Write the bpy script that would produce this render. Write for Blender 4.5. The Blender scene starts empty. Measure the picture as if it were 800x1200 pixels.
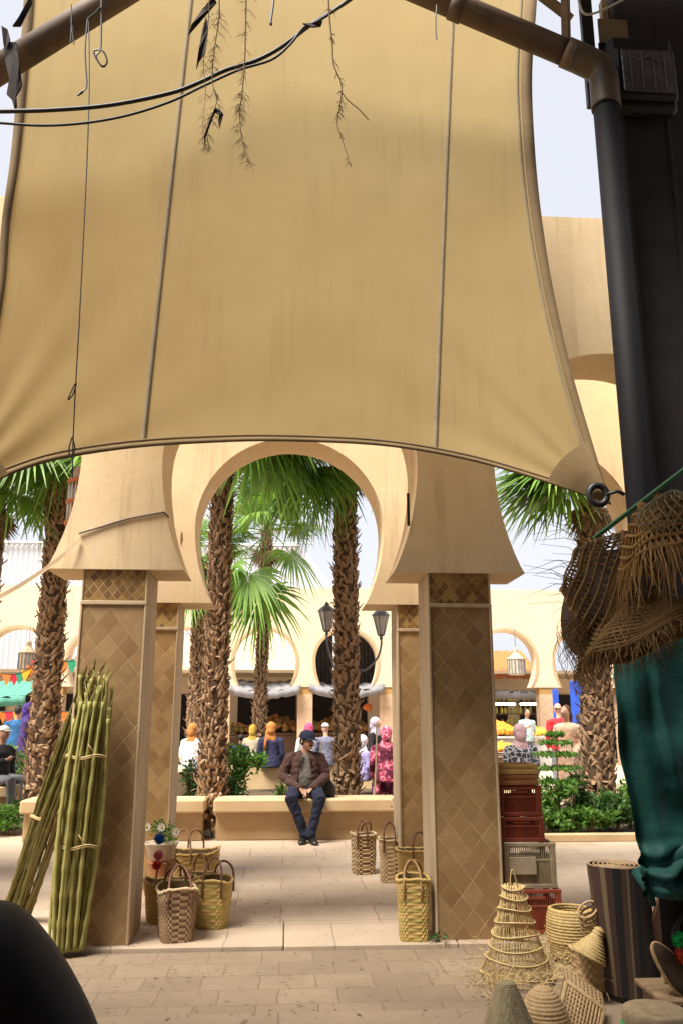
import bpy, math, random
from mathutils import Vector, Matrix, noise as mnoise
V = Vector
PI = math.pi
SC = bpy.context.scene
COL = SC.collection
rnd = random.Random(7)

# ------------------------------------------------------------------ camera
F_PX, PITCH, YAW, EYE = 980.0, math.radians(13.77), math.radians(3.6), 1.5
FW = V((math.sin(YAW)*math.cos(PITCH), math.cos(YAW)*math.cos(PITCH), math.sin(PITCH)))
RT = V((math.cos(YAW), -math.sin(YAW), 0))
UP = RT.cross(FW)
cam = bpy.data.cameras.new('camera'); camo = bpy.data.objects.new('camera', cam); COL.objects.link(camo)
camo.matrix_world = Matrix(((RT.x, UP.x, -FW.x, 0), (RT.y, UP.y, -FW.y, 0), (RT.z, UP.z, -FW.z, EYE), (0, 0, 0, 1)))
cam.sensor_fit = 'VERTICAL'; cam.sensor_height = 36; cam.lens = F_PX*36/1200
cam.clip_start = .05; cam.clip_end = 2000
SC.camera = camo

def ray(x, y): return FW + RT*((x-400)/F_PX) + UP*((600-y)/F_PX)
def P(x, y, Y):
    r = ray(x, y); k = Y/r.y
    return V((r.x*k, Y, EYE + r.z*k))
def G(x, y, z=0.0):
    r = ray(x, y); k = (z-EYE)/r.z
    return V((r.x*k, r.y*k, z))

# ------------------------------------------------------------------ materials
class NT:
    def __init__(s, mat):
        s.t = mat.node_tree; s.t.nodes.clear()
    def n(s, typ, **kw):
        nd = s.t.nodes.new('ShaderNode'+typ)
        for k, v in kw.items():
            if k.startswith('_'): setattr(nd, k[1:], v)
            else:
                key = int(k[1:]) if k[0] == 'i' and k[1:].isdigit() else k.replace('__', ' ')
                s.put(nd.inputs[key], v)
        return nd
    def put(s, sock, v):
        if isinstance(v, bpy.types.NodeSocket): s.t.links.new(v, sock)
        elif isinstance(v, bpy.types.Node): s.t.links.new(v.outputs[0], sock)
        else:
            if isinstance(v, tuple) and len(v) == 3 and sock.type == 'RGBA': v = (*v, 1)
            sock.default_value = v
    def math(s, op, a, b=0.0, c=None):
        nd = s.n('Math', _operation=op, i0=a, i1=b)
        if c is not None: s.put(nd.inputs[2], c)
        return nd.outputs[0]
    def mix(s, f, a, b, mode='MIX'):
        nd = s.n('Mix', _data_type='RGBA', _blend_type=mode)
        s.put(nd.inputs[0], f); s.put(nd.inputs[6], a); s.put(nd.inputs[7], b)
        return nd.outputs[2]
    def ramp(s, f, a, b):
        nd = s.n('MapRange', i0=f, i1=a, i2=b); return nd.outputs[0]
MATS = {}
def newmat(name):
    m = bpy.data.materials.new(name); m.use_nodes = True
    return m, NT(m)
def finish(t, col, rough=.8, bump=None, bstr=.3, bdist=.01, metal=0., transl=0., emis=None, spec=.35, sheen=0.):
    b = t.n('BsdfPrincipled', Roughness=rough, Metallic=metal)
    t.put(b.inputs['Base Color'], col); b.inputs['Specular IOR Level'].default_value = spec
    if sheen: b.inputs['Sheen Weight'].default_value = sheen
    if emis:
        t.put(b.inputs['Emission Color'], emis[0]); b.inputs['Emission Strength'].default_value = emis[1]
    if bump is not None:
        bp = t.n('Bump', Strength=bstr, Distance=bdist, Height=bump); t.put(b.inputs['Normal'], bp)
    out = t.n('OutputMaterial'); sh = b.outputs[0]
    if transl:
        tr = t.n('BsdfTranslucent'); t.put(tr.inputs[0], col)
        if bump is not None: t.put(tr.inputs['Normal'], bp)
        mx = t.n('MixShader', i0=transl, i1=b, i2=tr); sh = mx.outputs[0]
    t.t.links.new(sh, out.inputs[0])
def mat(name, c1, c2=None, rough=.8, scale=6., bump=.3, bscale=40., dist=.004, stain=.25, island=False, metal=0., transl=0., emis=None, spec=.35, stretch=(1, 1, 1), dark=None, sheen=0., streak=0.):
    """two-tone noisy procedural material"""
    if name in MATS: return MATS[name]
    m, t = newmat(name); MATS[name] = m
    c2 = c2 or tuple(x*.72 for x in c1)
    tc = t.n('TexCoord'); mp = t.n('Mapping'); t.put(mp.inputs[0], tc.outputs['Object']); mp.inputs['Scale'].default_value = stretch
    n1 = t.n('TexNoise', Vector=mp, Scale=scale, Detail=6., Roughness=.6)
    f = t.ramp(n1.outputs[0], .32, .68)
    if island:
        g = t.n('NewGeometry'); f = t.math('ADD', t.math('MULTIPLY', g.outputs['Random Per Island'], .75), t.math('MULTIPLY', f, .25))
    c = t.mix(f, c1, c2)
    if stain:
        n2 = t.n('TexNoise', Vector=mp, Scale=scale*.22, Detail=4., Roughness=.7)
        c = t.mix(t.math('MULTIPLY', t.ramp(n2.outputs[0], .5, .78), stain), c, dark or tuple(x*.45 for x in c2))
    if streak:
        mp2 = t.n('Mapping'); t.put(mp2.inputs[0], tc.outputs['Object']); mp2.inputs['Scale'].default_value = (5., 5., .35)
        n5 = t.n('TexNoise', Vector=mp2, Scale=2.4, Detail=7., Roughness=.7); n6 = t.n('TexNoise', Vector=tc.outputs['Object'], Scale=1.1, Detail=3.)
        c = t.mix(t.math('MULTIPLY', t.math('MULTIPLY', t.ramp(n5.outputs[0], .5, .72), t.ramp(n6.outputs[0], .38, .62)), streak), c, dark or tuple(x*.5 for x in c2))
        n7 = t.n('TexNoise', Vector=tc.outputs['Object'], Scale=38., Detail=2.)
        c = t.mix(t.math('MULTIPLY', t.math('GREATER_THAN', n7.outputs[0], .72), streak*.7), c, dark or c2)
    n3 = t.n('TexNoise', Vector=mp, Scale=bscale, Detail=5.)
    finish(t, c, rough, n3.outputs[0] if bump else None, bump, dist, metal, transl, emis, spec, sheen)
    return m

def mat_tiles(name, cols, a, h, line, linecol, rough=.45, glow=.5):
    """diamond tiles: each tile its own tone, joints between them"""
    m, t = newmat(name); MATS[name] = m
    tc = t.n('TexCoord'); sp = t.n('SeparateXYZ'); t.put(sp.inputs[0], tc.outputs['Object'])
    wob = t.n('TexNoise', Vector=tc.outputs['Object'], Scale=9., Detail=2.)
    wo = t.math('MULTIPLY', t.math('SUBTRACT', wob.outputs[0], .5), .10)
    x = t.math('DIVIDE', t.math('ADD', sp.outputs[0], sp.outputs[1]), a)
    z = t.math('DIVIDE', sp.outputs[2], h)
    u = t.math('ADD', t.math('ADD', x, z), wo); v = t.math('ADD', t.math('SUBTRACT', x, z), wo)
    fu, fv = t.math('FLOOR', u), t.math('FLOOR', v)
    cell = t.n('CombineXYZ', X=fu, Y=fv)
    wn = t.n('TexWhiteNoise', Vector=cell)
    rr = t.n('ValToRGB'); rr.color_ramp.interpolation = 'CONSTANT'
    el = rr.color_ramp.elements
    while len(el) < len(cols): el.new(.5)
    for i, c in enumerate(cols): el[i].position = i/len(cols); el[i].color = (*c, 1)
    t.put(rr.inputs[0], wn.outputs[0])
    eu = t.math('ABSOLUTE', t.math('SUBTRACT', t.math('FRACT', u), .5)); ev = t.math('ABSOLUTE', t.math('SUBTRACT', t.math('FRACT', v), .5))
    # joints are bold along some tiles, faint along others
    wn2 = t.n('TexNoise', Vector=tc.outputs['Object'], Scale=5., Detail=3.)
    bold = t.ramp(wn2.outputs[0], .46, .66)
    e = t.math('GREATER_THAN', t.math('MAXIMUM', eu, ev), .5-line)
    jf = t.math('MULTIPLY', e, t.math('ADD', t.math('MULTIPLY', bold, glow), .3))
    nz = t.n('TexNoise', Vector=tc.outputs['Object'], Scale=14., Detail=6.)
    c = t.mix(t.ramp(nz.outputs[0], .3, .75), rr.outputs[0], t.mix(.35, rr.outputs[0], (.16, .095, .05)))
    big = t.n('TexNoise', Vector=tc.outputs['Object'], Scale=1.3, Detail=3.)
    c = t.mix(t.math('MULTIPLY', t.ramp(big.outputs[0], .5, .8), .3), c, (.15, .09, .045))
    c = t.mix(jf, c, linecol)
    hgt = t.math('ADD', t.math('MULTIPLY', t.math('MAXIMUM', eu, ev), -.4), t.math('ADD', t.math('MULTIPLY', wn.outputs[0], .35), t.math('MULTIPLY', nz.outputs[0], .25)))
    finish(t, c, t.math('ADD', rough, t.math('MULTIPLY', nz.outputs[0], .3)), hgt, .5, .01)
    return m

def mat_pave(name, c1, c2, bw, bh, mortar, rough=.75, msize=.012, offset=.5, rot=0.):
    m, t = newmat(name); MATS[name] = m
    tc = t.n('TexCoord'); mp = t.n('Mapping'); t.put(mp.inputs[0], tc.outputs['Object']); mp.inputs['Rotation'].default_value = (0, 0, rot)
    wob = t.n('TexNoise', Vector=mp, Scale=3., Detail=3.)
    off = t.n('VectorMath', _operation='MULTIPLY_ADD'); t.put(off.inputs[0], wob.outputs['Color']); off.inputs[1].default_value = (.05, .05, 0); t.put(off.inputs[2], mp.outputs[0])
    br = t.n('TexBrick', Vector=off, Scale=1., _offset=offset)
    br.inputs['Color1'].default_value = (*c1, 1); br.inputs['Color2'].default_value = (*c2, 1); br.inputs['Mortar'].default_value = (*mortar, 1)
    br.inputs['Mortar Size'].default_value = msize; br.inputs['Mortar Smooth'].default_value = .4
    br.inputs['Brick Width'].default_value = bw; br.inputs['Row Height'].default_value = bh
    n1 = t.n('TexNoise', Vector=mp, Scale=1.1, Detail=8., Roughness=.65); n2 = t.n('TexNoise', Vector=mp, Scale=22., Detail=5.)
    c = t.mix(t.math('MULTIPLY', t.ramp(n1.outputs[0], .42, .72), .55), br.outputs[0], tuple(x*.55 for x in c2))
    c = t.mix(t.math('MULTIPLY', t.ramp(n2.outputs[0], .5, .8), .35), c, tuple(x*.6 for x in c1))
    n4 = t.n('TexNoise', Vector=mp, Scale=.6, Detail=8.)
    c = t.mix(t.math('MULTIPLY', t.ramp(n4.outputs[0], .5, .75), .35), c, tuple(min(1, x*1.35) for x in c1))
    n3 = t.n('TexVoronoi', Vector=mp, Scale=7.)
    c = t.mix(t.math('MULTIPLY', t.math('LESS_THAN', n3.outputs[0], .06), .6), c, (.06, .045, .03))
    hg = t.math('ADD', t.math('MULTIPLY', br.outputs[1], -.8), t.math('MULTIPLY', n2.outputs[0], .4))
    finish(t, c, rough, hg, .5, .008)
    return m

# ------------------------------------------------------------------ mesh building
class MB:
    def __init__(s): s.v = []; s.f = []; s.m = []
    def vert(s, p): s.v.append(tuple(p)); return len(s.v)-1
    def face(s, idx, m=0): s.f.append(tuple(idx)); s.m.append(m)
    def quad(s, a, b, c, d, m=0):
        n = len(s.v); s.v += [tuple(a), tuple(b), tuple(c), tuple(d)]; s.face((n, n+1, n+2, n+3), m)
    def tri(s, a, b, c, m=0):
        n = len(s.v); s.v += [tuple(a), tuple(b), tuple(c)]; s.face((n, n+1, n+2), m)
    def box(s, c, size, m=0, bev=0., rot=None):
        """bevelled box, centre c, full size; rot = Matrix 3x3"""
        hx, hy, hz = (d/2 for d in size); b = min(bev, hx*.9, hy*.9, hz*.9); c = V(c)
        def put(x, y, z):
            p = V((x, y, z)); p = rot @ p if rot else p
            return s.vert(c+p)
        if b <= 0:
            i = [put(x*hx, y*hy, z*hz) for z in (-1, 1) for (x, y) in ((-1, -1), (1, -1), (1, 1), (-1, 1))]
            for q in ((0, 3, 2, 1), (4, 5, 6, 7), (0, 1, 5, 4), (1, 2, 6, 5), (2, 3, 7, 6), (3, 0, 4, 7)): s.face([i[k] for k in q], m)
            return
        rings = []
        for z, k in ((-hz, b), (-hz+b, 0), (hz-b, 0), (hz, b)):
            X, Y = hx-k, hy-k
            bb = b if k == 0 else b*.3
            rings.append([put(x, y, z) for x, y in ((-X+bb, -Y), (X-bb, -Y), (X, -Y+bb), (X, Y-bb), (X-bb, Y), (-X+bb, Y), (-X, Y-bb), (-X, -Y+bb))])
        s.face(rings[0][::-1], m); s.face(rings[-1], m)
        for a, r in zip(rings, rings[1:]):
            for i in range(8): s.face((a[i], a[(i+1) % 8], r[(i+1) % 8], r[i]), m)
    def loft(s, rings, m=0, cap=True, close=True):
        R = [[s.vert(p) for p in r] for r in rings]; n = len(R[0])
        for a, b in zip(R, R[1:]):
            for i in range(n if close else n-1): s.face((a[i], a[(i+1) % n], b[(i+1) % n], b[i]), m)
        if cap: s.face(R[0][::-1], m); s.face(R[-1], m)
    def tube(s, pts, r, seg=6, m=0, cap=True, round_=False, sq=None):
        pts = [V(p) for p in pts]
        rs = list(r) if hasattr(r, '__len__') else [r]*len(pts)
        if round_:   # rounded ends
            d0 = (pts[0]-pts[1]).normalized(); d1 = (pts[-1]-pts[-2]).normalized()
            a, ra, b, rb = pts[0], rs[0], pts[-1], rs[-1]
            pts = [a+d0*ra*.95, a+d0*ra*.7]+pts+[b+d1*rb*.7, b+d1*rb*.95]
            rs = [ra*.3, ra*.72]+rs+[rb*.72, rb*.3]
        up = None; rings = []
        for i, p in enumerate(pts):
            d = (pts[min(i+1, len(pts)-1)]-pts[max(i-1, 0)])
            d = d.normalized() if d.length > 1e-9 else V((0, 0, 1))
            if up is None: up = V((0, 0, 1)) if abs(d.z) < .9 else V((0, 1, 0))
            x = d.cross(up); x = x.normalized() if x.length > 1e-6 else V((1, 0, 0)); y = x.cross(d); up = y
            if sq: y = y*sq
            rings.append([p+(x*math.cos(2*PI*k/seg)+y*math.sin(2*PI*k/seg))*rs[i] for k in range(seg)])
        s.loft(rings, m, cap)
    def lathe(s, prof, c=(0, 0, 0), seg=32, m=0, fn=None, cap=False, rot=None):
        c = V(c); rings = []
        for j, (r, z) in enumerate(prof):
            ring = []
            for k in range(seg):
                a = 2*PI*k/seg; rr = r + (fn(a, j, r, z) if fn else 0)
                p = V((rr*math.cos(a), rr*math.sin(a), z)); p = rot @ p if rot else p
                ring.append(c+p)
            rings.append(ring)
        s.loft(rings, m, cap)
    def ball(s, c, r, m=0, seg=10, rings=7, rot=None):
        if not hasattr(r, '__len__'): r = (r, r, r)
        c = V(c); L = []
        for j in range(rings+1):
            th = PI*(j+.12)/(rings+.24) if 0 < j < rings else PI*(.02 if j == 0 else .98)
            ring = []
            for k in range(seg):
                a = 2*PI*k/seg; p = V((r[0]*math.sin(th)*math.cos(a), r[1]*math.sin(th)*math.sin(a), -r[2]*math.cos(th)))
                ring.append(c+(rot @ p if rot else p))
            L.append(ring)
        s.loft(L, m, True)
    def build(s, name, mats, parent=None, smooth=False, local=False):
        if not isinstance(mats, (list, tuple)): mats = [mats]
        me = bpy.data.meshes.new(name)
        o0 = V((0, 0, 0))
        if parent is not None and not local:
            q = parent
            while q is not None: o0 = o0+q.location; q = q.parent
        vs = s.v if local or parent is None else [(x-o0.x, y-o0.y, z-o0.z) for x, y, z in s.v]
        me.from_pydata(vs, [], s.f)
        for mm in mats: me.materials.append(mm)
        if len(mats) > 1: me.polygons.foreach_set('material_index', s.m)
        if smooth: me.polygons.foreach_set('use_smooth', [True]*len(me.polygons))
        me.update()
        o = bpy.data.objects.new(name, me); COL.objects.link(o)
        if parent is not None: o.parent = parent
        return o
    def remeshed(s, name, mats, parent=None, voxel=.012, smooth=4, wrinkle=0., wscale=9., pick=None, local=False):
        """weld overlapping shapes into one continuous surface"""
        o = s.build(name, mats, parent, False, local)
        md = o.modifiers.new('r', 'REMESH'); md.mode = 'VOXEL'; md.voxel_size = voxel; md.use_smooth_shade = True
        ms = o.modifiers.new('s', 'SMOOTH'); ms.iterations = smooth; ms.factor = .5
        dg = bpy.context.evaluated_depsgraph_get()
        me = bpy.data.meshes.new_from_object(o.evaluated_get(dg)); o.modifiers.clear()
        old = o.data; o.data = me; bpy.data.meshes.remove(old)
        me.name = name
        me.materials.clear()
        for mm in (mats if isinstance(mats, (list, tuple)) else [mats]): me.materials.append(mm)
        if wrinkle:
            nn = [v.normal.copy() for v in me.vertices]
            for v, n_ in zip(me.vertices, nn):
                q = v.co*wscale; k = mnoise.noise(V((q.x, q.y, q.z*1.6)))+.5*mnoise.noise(q*2.1)
                v.co += n_*(-abs(k)*wrinkle+wrinkle*.4)
        if pick:
            o0 = V((0, 0, 0)); q = parent
            while q is not None: o0 = o0+q.location; q = q.parent
            for p in me.polygons: p.material_index = pick(p.center+(V((0, 0, 0)) if local else o0), p.normal)
        me.polygons.foreach_set('use_smooth', [True]*len(me.polygons))
        me.update()
        return o

def tag(o, label=None, cat=None, group=None, kind=None):
    if label: o['label'] = label
    if cat: o['category'] = cat
    if group: o['group'] = group
    if kind: o['kind'] = kind
    return o
def thing(name, label, cat, loc=(0, 0, 0), group=None, rz=0.):
    o = bpy.data.objects.new(name, None); COL.objects.link(o); o.location = loc; o.rotation_euler.z = rz
    o.empty_display_size = .1
    return tag(o, label, cat, group)
def lerp(a, b, t): return a+(b-a)*t
def rv(s): return V((rnd.uniform(-s, s), rnd.uniform(-s, s), rnd.uniform(-s, s)))
def catmull(pts, n=6):
    pts = [V(p) for p in pts]; out = []
    for i in range(len(pts)-1):
        p0, p1, p2, p3 = pts[max(i-1, 0)], pts[i], pts[i+1], pts[min(i+2, len(pts)-1)]
        for k in range(n):
            t = k/n
            out.append(.5*((2*p1)+(p2-p0)*t+(2*p0-5*p1+4*p2-p3)*t*t+(3*p1-p0-3*p2+p3)*t**3))
    out.append(pts[-1]); return out

# ------------------------------------------------------------------ palette
plaster = mat('plaster', (.73, .57, .36), (.67, .51, .31), rough=.9, scale=3., bump=.25, bscale=22., dist=.006, stain=.4, dark=(.42, .30, .17), streak=.75)
plaster_far = mat('plaster_far', (.74, .60, .42), (.68, .54, .37), rough=.9, scale=1.5, bump=.15, bscale=20., stain=.3, dark=(.5, .36, .23), streak=.4)
cream = mat('cream_wall', (.80, .69, .50), (.76, .64, .45), rough=.9, scale=2., stain=.2)
stone_trim = mat('stone_trim', (.56, .43, .28), (.42, .31, .19), rough=.75, scale=9., stretch=(1, 1, .25), bump=.3, stain=.4)
tiles_brown = mat_tiles('tiles_brown', [(.33, .205, .095), (.355, .22, .105), (.31, .19, .083), (.38, .245, .12), (.335, .207, .095), (.28, .165, .073)], .155, .19, .014, (.56, .42, .23), rough=.3, glow=.85)
tiles_gold = mat_tiles('tiles_gold', [(.33, .19, .06), (.24, .13, .04), (.42, .27, .09), (.19, .10, .035)], .07, .085, .05, (.52, .38, .19), rough=.3, glow=.7)
tiles_ochre = mat_tiles('tiles_ochre', [(.42, .26, .11), (.47, .30, .13), (.38, .23, .09), (.50, .33, .15)], .155, .19, .015, (.60, .46, .26), rough=.35)
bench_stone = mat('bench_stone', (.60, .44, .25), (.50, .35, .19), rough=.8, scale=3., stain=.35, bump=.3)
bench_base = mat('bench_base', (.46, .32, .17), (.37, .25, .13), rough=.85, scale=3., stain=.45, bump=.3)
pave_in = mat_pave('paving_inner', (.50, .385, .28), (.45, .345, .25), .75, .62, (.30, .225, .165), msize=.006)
pave_out = mat_pave('paving_outer', (.27, .20, .135), (.225, .165, .11), .34, .27, (.19, .14, .095), msize=.006, offset=.35)  # base colour darkened to carry part of the foreground shade
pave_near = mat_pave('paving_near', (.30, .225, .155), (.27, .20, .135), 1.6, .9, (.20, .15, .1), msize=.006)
soil = mat('soil', (.11, .075, .045), (.06, .042, .026), rough=.95, scale=12., bump=.8, dist=.02)
leafA = mat('leaf_green', (.13, .26, .035), (.05, .13, .02), rough=.5, island=True, transl=.35, stain=0., bump=0)
leafB = mat('leaf_dark', (.07, .16, .03), (.03, .08, .018), rough=.5, island=True, transl=.3, stain=0., bump=0)
palmleaf = mat('palm_leaf', (.24, .38, .05), (.06, .17, .025), rough=.45, island=True, transl=.3, stain=0., bump=0)
palmdry = mat('palm_dry', (.30, .20, .10), (.17, .10, .05), rough=.8, island=True, transl=.2, stain=0., bump=0)
bark = mat('palm_bark', (.38, .245, .145), (.22, .13, .07), rough=.9, island=True, scale=20., stain=.3, bump=.6)
straw = mat('straw', (.68, .52, .25), (.44, .30, .12), rough=.7, island=True, scale=20., stain=.2, bump=.3, transl=.1)
straw_dk = mat('straw_dark', (.38, .25, .10), (.16, .095, .04), rough=.75, island=True, scale=20., stain=.3)
wicker_y = mat('wicker_yellow', (.64, .45, .16), (.42, .27, .085), rough=.65, scale=60., stain=.25, bump=.5, stretch=(1, 1, 3))
wicker_g = mat('wicker_green', (.52, .42, .13), (.30, .24, .07), rough=.65, scale=60., stain=.25, bump=.5, stretch=(1, 1, 3))
leather = mat('leather_handle', (.22, .095, .05), (.10, .045, .03), rough=.5, scale=20.)
blackp = mat('black_paint', (.026, .022, .024), (.014, .012, .014), rough=.85, scale=5., bump=.2)
blackm = mat('black_metal', (.02, .02, .022), rough=.45, scale=9., bump=.1)
# ------------------------------------------------------------------ world, sun
w = bpy.data.worlds.new('World'); SC.world = w; w.use_nodes = True
nt = w.node_tree; nt.nodes.clear()
sky = nt.nodes.new('ShaderNodeTexSky'); sky.sky_type = 'NISHITA'; sky.sun_disc = False
SUN_EL, SUN_AZ = math.radians(63), math.radians(226)      # azimuth measured clockwise from +Y
sky.sun_elevation = SUN_EL; sky.sun_rotation = SUN_AZ; sky.air_density = 1.0; sky.dust_density = 3.0; sky.ozone_density = 1.0
hs = nt.nodes.new('ShaderNodeHueSaturation'); hs.inputs['Saturation'].default_value = .35; hs.inputs['Value'].default_value = 1.
mx = nt.nodes.new('ShaderNodeMix'); mx.data_type = 'RGBA'; mx.inputs[0].default_value = .62; mx.inputs[7].default_value = (6.6, 6.7, 7.3, 1)
bg = nt.nodes.new('ShaderNodeBackground'); bg.inputs[1].default_value = .06
ow = nt.nodes.new('ShaderNodeOutputWorld')
nt.links.new(sky.outputs[0], hs.inputs['Color']); nt.links.new(hs.outputs[0], mx.inputs[6]); nt.links.new(mx.outputs[2], bg.inputs[0]); nt.links.new(bg.outputs[0], ow.inputs[0])
sl = bpy.data.lights.new('sun', 'SUN'); sl.energy = 3.9; sl.angle = math.radians(26); sl.color = (1, .94, .84)
so = bpy.data.objects.new('sun', sl); COL.objects.link(so)
sd = V((math.sin(SUN_AZ)*math.cos(SUN_EL), math.cos(SUN_AZ)*math.cos(SUN_EL), math.sin(SUN_EL)))
so.rotation_euler = sd.to_track_quat('Z', 'Y').to_euler(); so.location = sd*40
SC.view_settings.view_transform = 'Standard'; SC.view_settings.look = 'None'; SC.view_settings.gamma = 1; SC.view_settings.exposure = 1.5
SC.cycles.max_bounces = 7; SC.cycles.diffuse_bounces = 4

# ------------------------------------------------------------------ ground
def sheet(name, x0, x1, y0, y1, z, m, thick=0., kind='structure'):
    b = MB()
    if thick: b.box(((x0+x1)/2, (y0+y1)/2, z-thick/2), (x1-x0, y1-y0, thick))
    else: b.quad((x0, y0, z), (x1, y0, z), (x1, y1, z), (x0, y1, z))
    o = b.build(name, m); tag(o, kind=kind); return o
gmat = mat_pave('ground_far', (.50, .40, .31), (.45, .36, .28), .6, .6, (.25, .19, .14))
sheet('ground', -400, 400, -60, 700, -.06, gmat)
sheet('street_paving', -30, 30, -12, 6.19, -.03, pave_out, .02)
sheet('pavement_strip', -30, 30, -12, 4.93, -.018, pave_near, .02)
# court floor: thick slabs, their front edge a broken small step
fb = MB(); x = -30.
while x < 30:
    wdt = rnd.uniform(.9, 1.7) if abs(x) < 5 else 6.
    y0 = 6.205+rnd.uniform(-.015, .02)
    fb.box((x+wdt/2, (y0+6.9)/2, -.028), (wdt-.006, 6.9-y0, .056), 0, .008); x += wdt
fb.box((0, 18.0, -.03), (60, 22.2, .06)); fb.box((0, 6.9+.001, -.032), (60, .02, .05))
tag(fb.build('court_paving', pave_in), kind='structure')

# ------------------------------------------------------------------ arcades
PITCHX = 2.58
def prof(hw=.985, zc=3.42, z0=2.566, n=18):
    k = hw/.985; dz = (zc-z0)/(3.42-2.566)
    pr = [(h*k, z0+(z-2.566)*dz) for h, z in ((.785, 2.566), (.815, 2.62), (.848, 2.70), (.893, 2.83), (.922, 2.93), (.945, 3.03), (.968, 3.18), (.981, 3.31))]
    pr += [(hw*math.cos(a), zc+hw*math.sin(a)) for a in [PI/2*i/n for i in range(n+1)]]
    return pr
def arch_wall(mb, centres, y0, y1, top, pr, x_ends, m=0):
    """solid wall standing on capitals, with a horseshoe opening at every centre"""
    n = len(centres)
    for i, c in enumerate(centres):
        L = (centres[i-1]+c)/2 if i else x_ends[0]; Rr = (centres[i+1]+c)/2 if i < n-1 else x_ends[1]
        for sgn, E_ in ((-1, L), (1, Rr)):
            for (h0, z0), (h1, z1) in zip(pr, pr[1:]):
                for y, fl in ((y0, 0), (y1, 1)):
                    q = [(E_, y, z0), (c+sgn*h0, y, z0), (c+sgn*h1, y, z1), (E_, y, z1)]
                    if (sgn > 0) ^ fl: q = q[::-1]
                    mb.quad(*q, m)
                q = [(c+sgn*h0, y0, z0), (c+sgn*h0, y1, z0), (c+sgn*h1, y1, z1), (c+sgn*h1, y0, z1)]
                mb.quad(*(q[::-1] if sgn > 0 else q), m)
            h0, z0 = pr[0]
            q = [(E_, y0, z0), (E_, y1, z0), (c+sgn*h0, y1, z0), (c+sgn*h0, y0, z0)]
            mb.quad(*(q if sgn < 0 else q[::-1]), m)
            zt = pr[-1][1]
            for y, fl in ((y0, 0), (y1, 1)):
                q = [(E_, y, zt), (c, y, zt), (c, y, top), (E_, y, top)]
                if (sgn > 0) ^ fl: q = q[::-1]
                mb.quad(*q, m)
    a, b = x_ends
    mb.quad((a, y0, top), (b, y0, top), (b, y1, top), (a, y1, top), m)
    for xx, fl in ((a, 1), (b, 0)):
        q = [(xx, y0, pr[0][1]), (xx, y1, pr[0][1]), (xx, y1, top), (xx, y0, top)]
        mb.quad(*(q if not fl else q[::-1]), m)
def pillar(parent, x, y, w_, d_, z1, mt, mg=tiles_gold, trims=True, base=0.):
    """tiled shaft with pale corner strips, pale band, glazed band above"""
    b = MB(); s = .022
    b.box((x, y, base+(z1-.25)/2), (w_-2*s*.4, d_-2*s*.4, z1-.25-.0), 0)
    o = b.build('pillar', mt, parent)
    g = MB(); g.box((x, y, base+z1-.115), (w_-.01, d_-.01, .23-.006)); g.build('tile_band', mg, o)
    if trims:
        t = MB()
        t.box((x, y, base+z1-.245), (w_+.012, d_+.012, .03), 0, .004)
        for sx in (-1, 1):
            t.box((x+sx*(w_/2-.004), y, base+z1-.1165), (.014, d_+.006, .225), 0, .003)
            t.box((x+sx*(w_/2-.003), y, base+(z1-.25)/2), (.018, d_+.004, z1-.256), 0, .004)
        t.build('corner_trim', stone_trim, o)
    return o
portal = thing('arcade', 'peach plastered horseshoe arcade on brown tiled pillars framing the courtyard entrance', 'arcade', (0, 6.5, 0))
cs = [-2*PITCHX, -PITCHX, 0, PITCHX, 2*PITCHX]
b = MB(); arch_wall(b, cs, 6.225, 6.775, 5.66, prof(), (-6.4, 6.4)); b.build('front_wall', plaster, portal)
b = MB(); arch_wall(b, cs, 8.09, 8.62, 5.62, prof(.93, 3.32), (-6.4, 6.4)); b.build('rear_wall', plaster, portal)
for k in range(-2, 4):
    px = (k-.5)*PITCHX
    pillar(portal, px, 6.5, .475, .48, 2.566, tiles_brown)
    pillar(portal, px, 8.355, .47, .47, 2.566, tiles_ochre)
# transverse arched ribs joining the two walls high up
for sx in (-1, 1):
    b = MB(); n = 14; y0, y1 = 6.77, 8.095; cy = (y0+y1)/2; x = sx*3.62
    pts = [(cy-(.6*math.cos(PI*i/n)), 3.5+1.2*math.sin(PI*i/n)) for i in range(n+1)]
    rings = [[(x-.12, q, z), (x+.12, q, z), (x+.12, q, 5.3), (x-.12, q, 5.3)] for q, z in [(y0, 3.5)]+pts+[(y1, 3.5)]]
    b.loft(rings); b.build('transverse_wall', plaster, portal)
# rust stains and a crack on the plaster
for px, py, Y, l, wd in ((213, 630, 8.086, .13, .022), (478, 595, 6.221, .2, .016)):
    b = MB(); p = P(px, py, Y)
    L = [(p.x-wd*.5, Y, p.z-l*.2), (p.x-wd*.1, Y, p.z-l*.6), (p.x+wd*.5, Y, p.z-l*.1), (p.x+wd*.25, Y, p.z+l*.4), (p.x-wd*.3, Y, p.z+l*.45)]
    b.face([b.vert(q) for q in L]); b.face([b.vert((q[0], q[1]+.003, q[2])) for q in L][::-1])
    b.build('chipped_patch', mat('rust', (.30, .15, .06), (.16, .08, .04), rough=.9, scale=30.), portal)

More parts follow.
